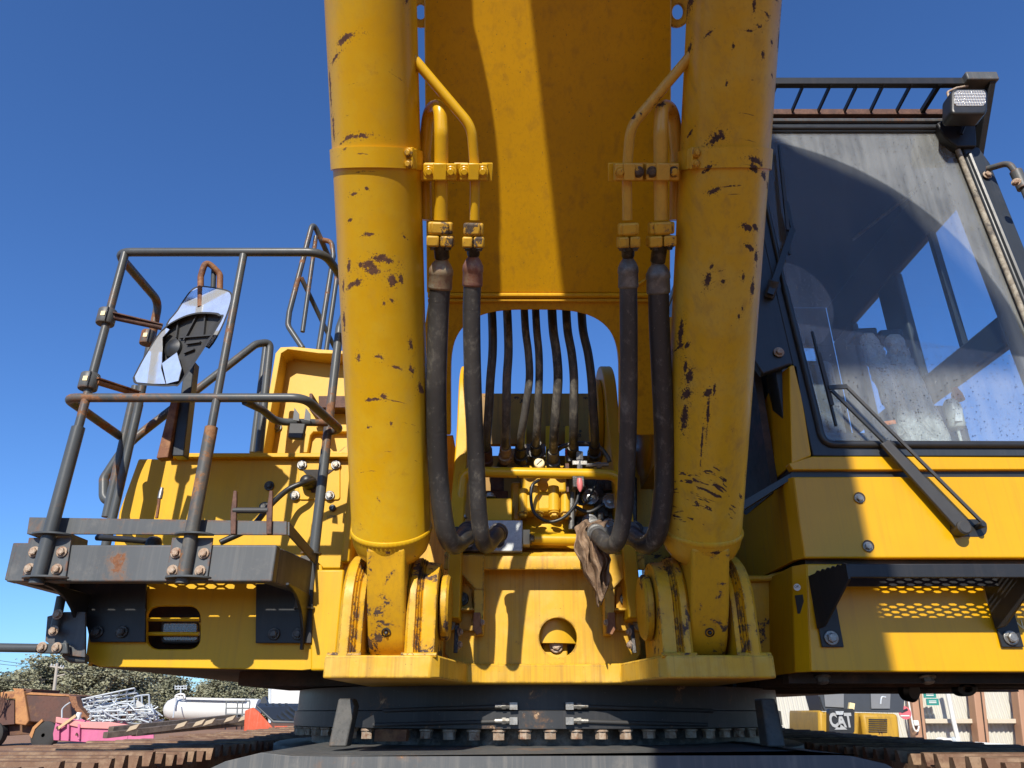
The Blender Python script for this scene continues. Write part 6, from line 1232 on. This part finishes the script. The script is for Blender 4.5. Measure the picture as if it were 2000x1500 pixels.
# --- power pole with cross arm, lamp arm and wires
D = 70.0
PP = thing('power_pole', (far(98, 1390, D).x, D, 0), 'leaning pale timber power pole with a cross arm', 'pole')
MB().cyl(far(97, 1420, D), far(112, 1295, D), .17, r2=.12, seg=10).build('post', POLE, PP); MB().bar(far(98, 1301, D), far(124, 1305, D), .12, .12).build('cross_arm', POLE, PP); MB().tube([far(107, 1322, D), far(118, 1319, D), far(127, 1317, D)], .07, smooth=4, seg=6).build('lamp_arm', POLE, PP)
for x in (100, 106, 118, 123): MB().lathe(far(x, 1301 + (x - 98) * .15, D), (0, 0, 1), [(0, .06), (.18, .07), (.22, .03)], 8).build('insulator', GALVB, PP)
for (y0, y1, e) in ((1284, 1300, -40), (1292, 1303, -40), (1326, 1327, -40), (1300, 1318, 165), (1304, 1316, 165)):
    MB().tube([far(e, y0 if e < 0 else y1, D), far((e + 110) / 2, (y0 + y1) / 2 + 3, D), far(110, y1 if e < 0 else y0, D)], .02, smooth=6, seg=5).build('wire', BLK, PP)
P2_ = thing('aerial_mast', far(353, 1356, 60), 'small aerial mast with cross bars above the tanker', 'mast')
MB().cyl(far(353, 1375, 60), far(353, 1340, 60), .05, seg=6).build('mast', GALVB, P2_)
for y in (1341, 1346): MB().cyl(far(342, y, 60), far(365, y - 1, 60), .04, seg=6).build('cross_bar', GALVB, P2_)
for x in (342, 348, 359, 364): MB().cyl(far(x, 1347, 60), far(x, 1338, 60), .035, seg=6).build('rod', GALVB, P2_)

# ================================================================ BACKGROUND, RIGHT: shed wall, second machine
CREAM = plain('cream_corrugated_steel', (.50, .49, .43), .5, var=.05, scale=2); BRN = plain('brown_steel_post', (.36, .20, .12), .6, var=.12, scale=3); WHT = plain('white_painted_pipe', (.66, .66, .62), .5, var=.06)
D = 20.0
SH_ = thing('shed', (far(1850, 1450, D).x, D, 0), 'cream corrugated shed wall with brown posts and white pipes', 'shed')
LEAN = .11
def sh(px_, py_, dD=0.0):      # the shed leans a little with the sloping yard
    p = far(px_, 1410, D + dD); q = far(px_, py_, D + dD); return V((p.x + (1410 - py_) * 0 - (py_ - 1410) * -.0 + (q.x - p.x) + (py_ - 1410) * LEAN * D / 1.1 / FPX, q.y, q.z))
b = MB(); x0, x1 = sh(1500, 1410).x, sh(2080, 1410).x; n = int((x1 - x0) / .12 * 6); zt_, zb_ = far(1900, 1325, D).z, 0.0; vs_ = []; fs = []
for i in range(n + 1):
    x = x0 + (x1 - x0) * i / n; y = D + .5 + .026 * math.sin(2 * math.pi * i / 6); k = LEAN * .9
    vs_ += [(x - (zt_ - 1.7) * k, y, zt_ + 1.2), (x + 1.7 * k, y, zb_)]
for i in range(n): fs.append((2 * i, 2 * i + 1, 2 * i + 3, 2 * i + 2))
b.add(vs_, fs).build('corrugated_sheet', CREAM, SH_, smooth=60)
for xm in (1796, 1918, 2004):
    MB().prism([sh(xm - 10, 1310), sh(xm + 11, 1310), sh(xm + 11, 1500), sh(xm - 10, 1500)], (0, .3, 0)).build('post', BRN, SH_, bevel=.02); MB().prism([sh(xm + 3, 1310, -.02), sh(xm + 5, 1310, -.02), sh(xm + 5, 1500, -.02), sh(xm + 3, 1500, -.02)], (0, .02, 0)).build('post_gap', U_DARK, SH_)
for (a_, c_) in ((1808, 1908), (1930, 1994)): MB().prism([sh(a_, 1404, .2), sh(c_, 1404, .2), sh(c_, 1413, .2), sh(a_, 1413, .2)], (0, .2, 0)).build('girt', plain('beige_girt_paint', (.50, .44, .34), .6) if a_ == 1808 else bpy.data.materials['beige_girt_paint'], SH_, bevel=.01)
MB().tube([sh(1855, 1330, -.1), sh(1862, 1404, -.1), sh(1868, 1450, -.1)], .055, seg=12).build('down_pipe', WHT, SH_); MB().tube([sh(1868, 1447, -.15), sh(1825, 1444, -.15), sh(1826, 1470, -.15)], .05, fil=.1, seg=12).build('pipe_branch', WHT, SH_); MB().lathe(sh(1854, 1446, -.15), (1, 0, 0), [(0, .08), (.08, .08)], 16).build('pipe_valve', GALVB, SH_)
MB().tube([sh(1800, 1460, -.9), sh(1862, 1452, -.9), sh(1945, 1456, -.9), sh(1952, 1480, -.9)], .035, fil=.12, seg=8).build('yard_rail', WHT, SH_); MB().tube([sh(1900, 1452, -1), sh(1972, 1457, -1), sh(1986, 1490, -1)], .035, fil=.12, seg=8).build('yard_rail', WHT, SH_)
MB().tube([sh(1779, 1370, -.1), sh(1783, 1420, -.1), sh(1790, 1428, -.1), sh(1794, 1418, -.1)], .02, smooth=5, seg=6).build('conduit', WHT, SH_); MB().obox(sh(1789, 1412, -.1), (.06, 0, 0), (0, .03, 0), (0, 0, .06)).build('junction_box', WHT, SH_, bevel=.01)
yb_ = MB().prism([sh(1944, 1455, -1.6), sh(1972, 1455, -1.6), sh(1970, 1500, -1.6), sh(1946, 1500, -1.6)], (0, .3, 0)).build('bucket', plain('yellow_bucket_plastic', (.65, .45, .12), .5), None, bevel=.02); tag(yb_, 'yellow plastic bucket under the white pipe rail by the shed', 'bucket')
GRN = plain('green_sign_paint', (.02, .20, .17), .5); 
for (x_, y_, w_, h_) in ((1822, 1357, 24, 12), (1826, 1371, 24, 13)):
    sg_ = MB().prism([sh(x_ - w_ / 2, y_ - h_ / 2, -.03), sh(x_ + w_ / 2, y_ - h_ / 2, -.03), sh(x_ + w_ / 2, y_ + h_ / 2, -.03), sh(x_ - w_ / 2, y_ + h_ / 2, -.03)], (0, .02, 0)).build('sign', GRN, None); tag(sg_, '%s small green sign on the cream shed wall' % ('upper' if y_ < 1360 else 'lower'), 'sign')
    for q in (-.2, .05): MB().prism([sh(x_ - w_ * .3, y_ + h_ * q, -.04), sh(x_ + w_ * .3, y_ + h_ * q, -.04), sh(x_ + w_ * .3, y_ + h_ * (q + .12), -.04), sh(x_ - w_ * .3, y_ + h_ * (q + .12), -.04)], (0, .005, 0)).build('sign_line', WHT, sg_)
rd = MB().lathe(sh(1769, 1392, -2.0), (0, -1, 0), [(0, .14), (.02, .14)], 28).build('round_sign', plain('pink_red_sign_paint', (.55, .12, .14), .5), None); tag(rd, 'round red sign on the post beside the yellow machine', 'sign')
MB().obox(sh(1769, 1398, -2.03), (.10, 0, 0), (0, .004, 0), (0, 0, .012)).build('sign_line', WHT, rd); MB().obox(sh(1769, 1388, -2.03), (.08, 0, .03), (0, .004, 0), (-.01, 0, .02)).build('sign_mark', BLK, rd)
Y_DIM = metal_paint('shade_dimmed_machine_paint', (.51, .30, .03), chip=.66, chip_scale=4, rough=.5, dirt=.6, streak=.5, dirt_col=(.14, .09, .035), bump=.05)  # machine yellow darkened to stand in for shade, plus random dirt and chips
# second yellow machine: counterweight corner with CAT plate, grille, mirror
D = 11.0
CT = thing('parked_loader', (far(1690, 1470, D).x, D, 0), 'yellow machine parked beyond with a black lettered plate', 'loader')
fp('engine_cover', ((1599, 1385), (1608, 1390), (1680, 1392), (1678, 1460), (1612, 1470), (1600, 1440)), D, 1.2, Y_DIM, CT, bevel=.06); fp('side_cover', ((1682, 1392), (1755, 1394), (1762, 1462), (1690, 1455)), D + .05, 1.2, Y_DIM, CT, bevel=.05)
pl_ = fp('name_plate', rrect(1620, 1384, 1669, 1432, 5), D - .12, .11, BLK, CT)
inst('lettering', text_mesh('lettering', 'CAT', plain('plate_lettering', (.34, .35, .35), .4), .20, .004, .008), Matrix.Translation(far(1642, 1408, D - .126)) @ Matrix.Rotation(R(90), 4, 'X') @ Matrix.Diagonal((.78, 1.2, 1, 1)), pl_)
MB().prism([far(1630, 1425, D - .13), far(1641, 1414, D - .13), far(1655, 1425, D - .13)], (0, .004, 0)).build('triangle_mark', bpy.data.materials['plate_lettering'], pl_); fp('plate_latch', ((1632, 1389), (1648, 1389), (1646, 1396), (1634, 1396)), D - .16, .04, GALV, CT)
for k in range(7): fp('grille_slot', ((1697, 1404 + k * 4), (1733, 1404.5 + k * 4), (1733, 1406.2 + k * 4), (1697, 1405.7 + k * 4)), D + .035, .02, BLK, CT)
fp('cab_rear', ((1590, 1330), (1770, 1330), (1764, 1392), (1606, 1388)), D + .4, .5, DARKTRIM, CT); fp('cab_window', ((1608, 1340), (1648, 1340), (1648, 1382), (1612, 1380)), D + .38, .01, GREYTRIM, CT); fp('cab_window', ((1700, 1340), (1740, 1340), (1738, 1384), (1702, 1384)), D + .38, .01, GREYTRIM, CT)
fp('rear_mirror', ((1660, 1372), (1670, 1374), (1668, 1388), (1658, 1386)), D + .2, .05, PALE, CT)
MB().tube([far(1600, 1360, D), far(1606, 1380, D), far(1610, 1388, D)], .012, smooth=4).build('hand_rail', BLK, CT); MB().tube([far(1720, 1375, D), far(1722, 1362, D), far(1730, 1362, D)], .012, smooth=4).build('hand_rail', GALVB, CT)
fp('lower_frame', ((1600, 1440), (1770, 1455), (1790, 1500), (1600, 1500)), D + .3, 1.0, U_DARK, CT)
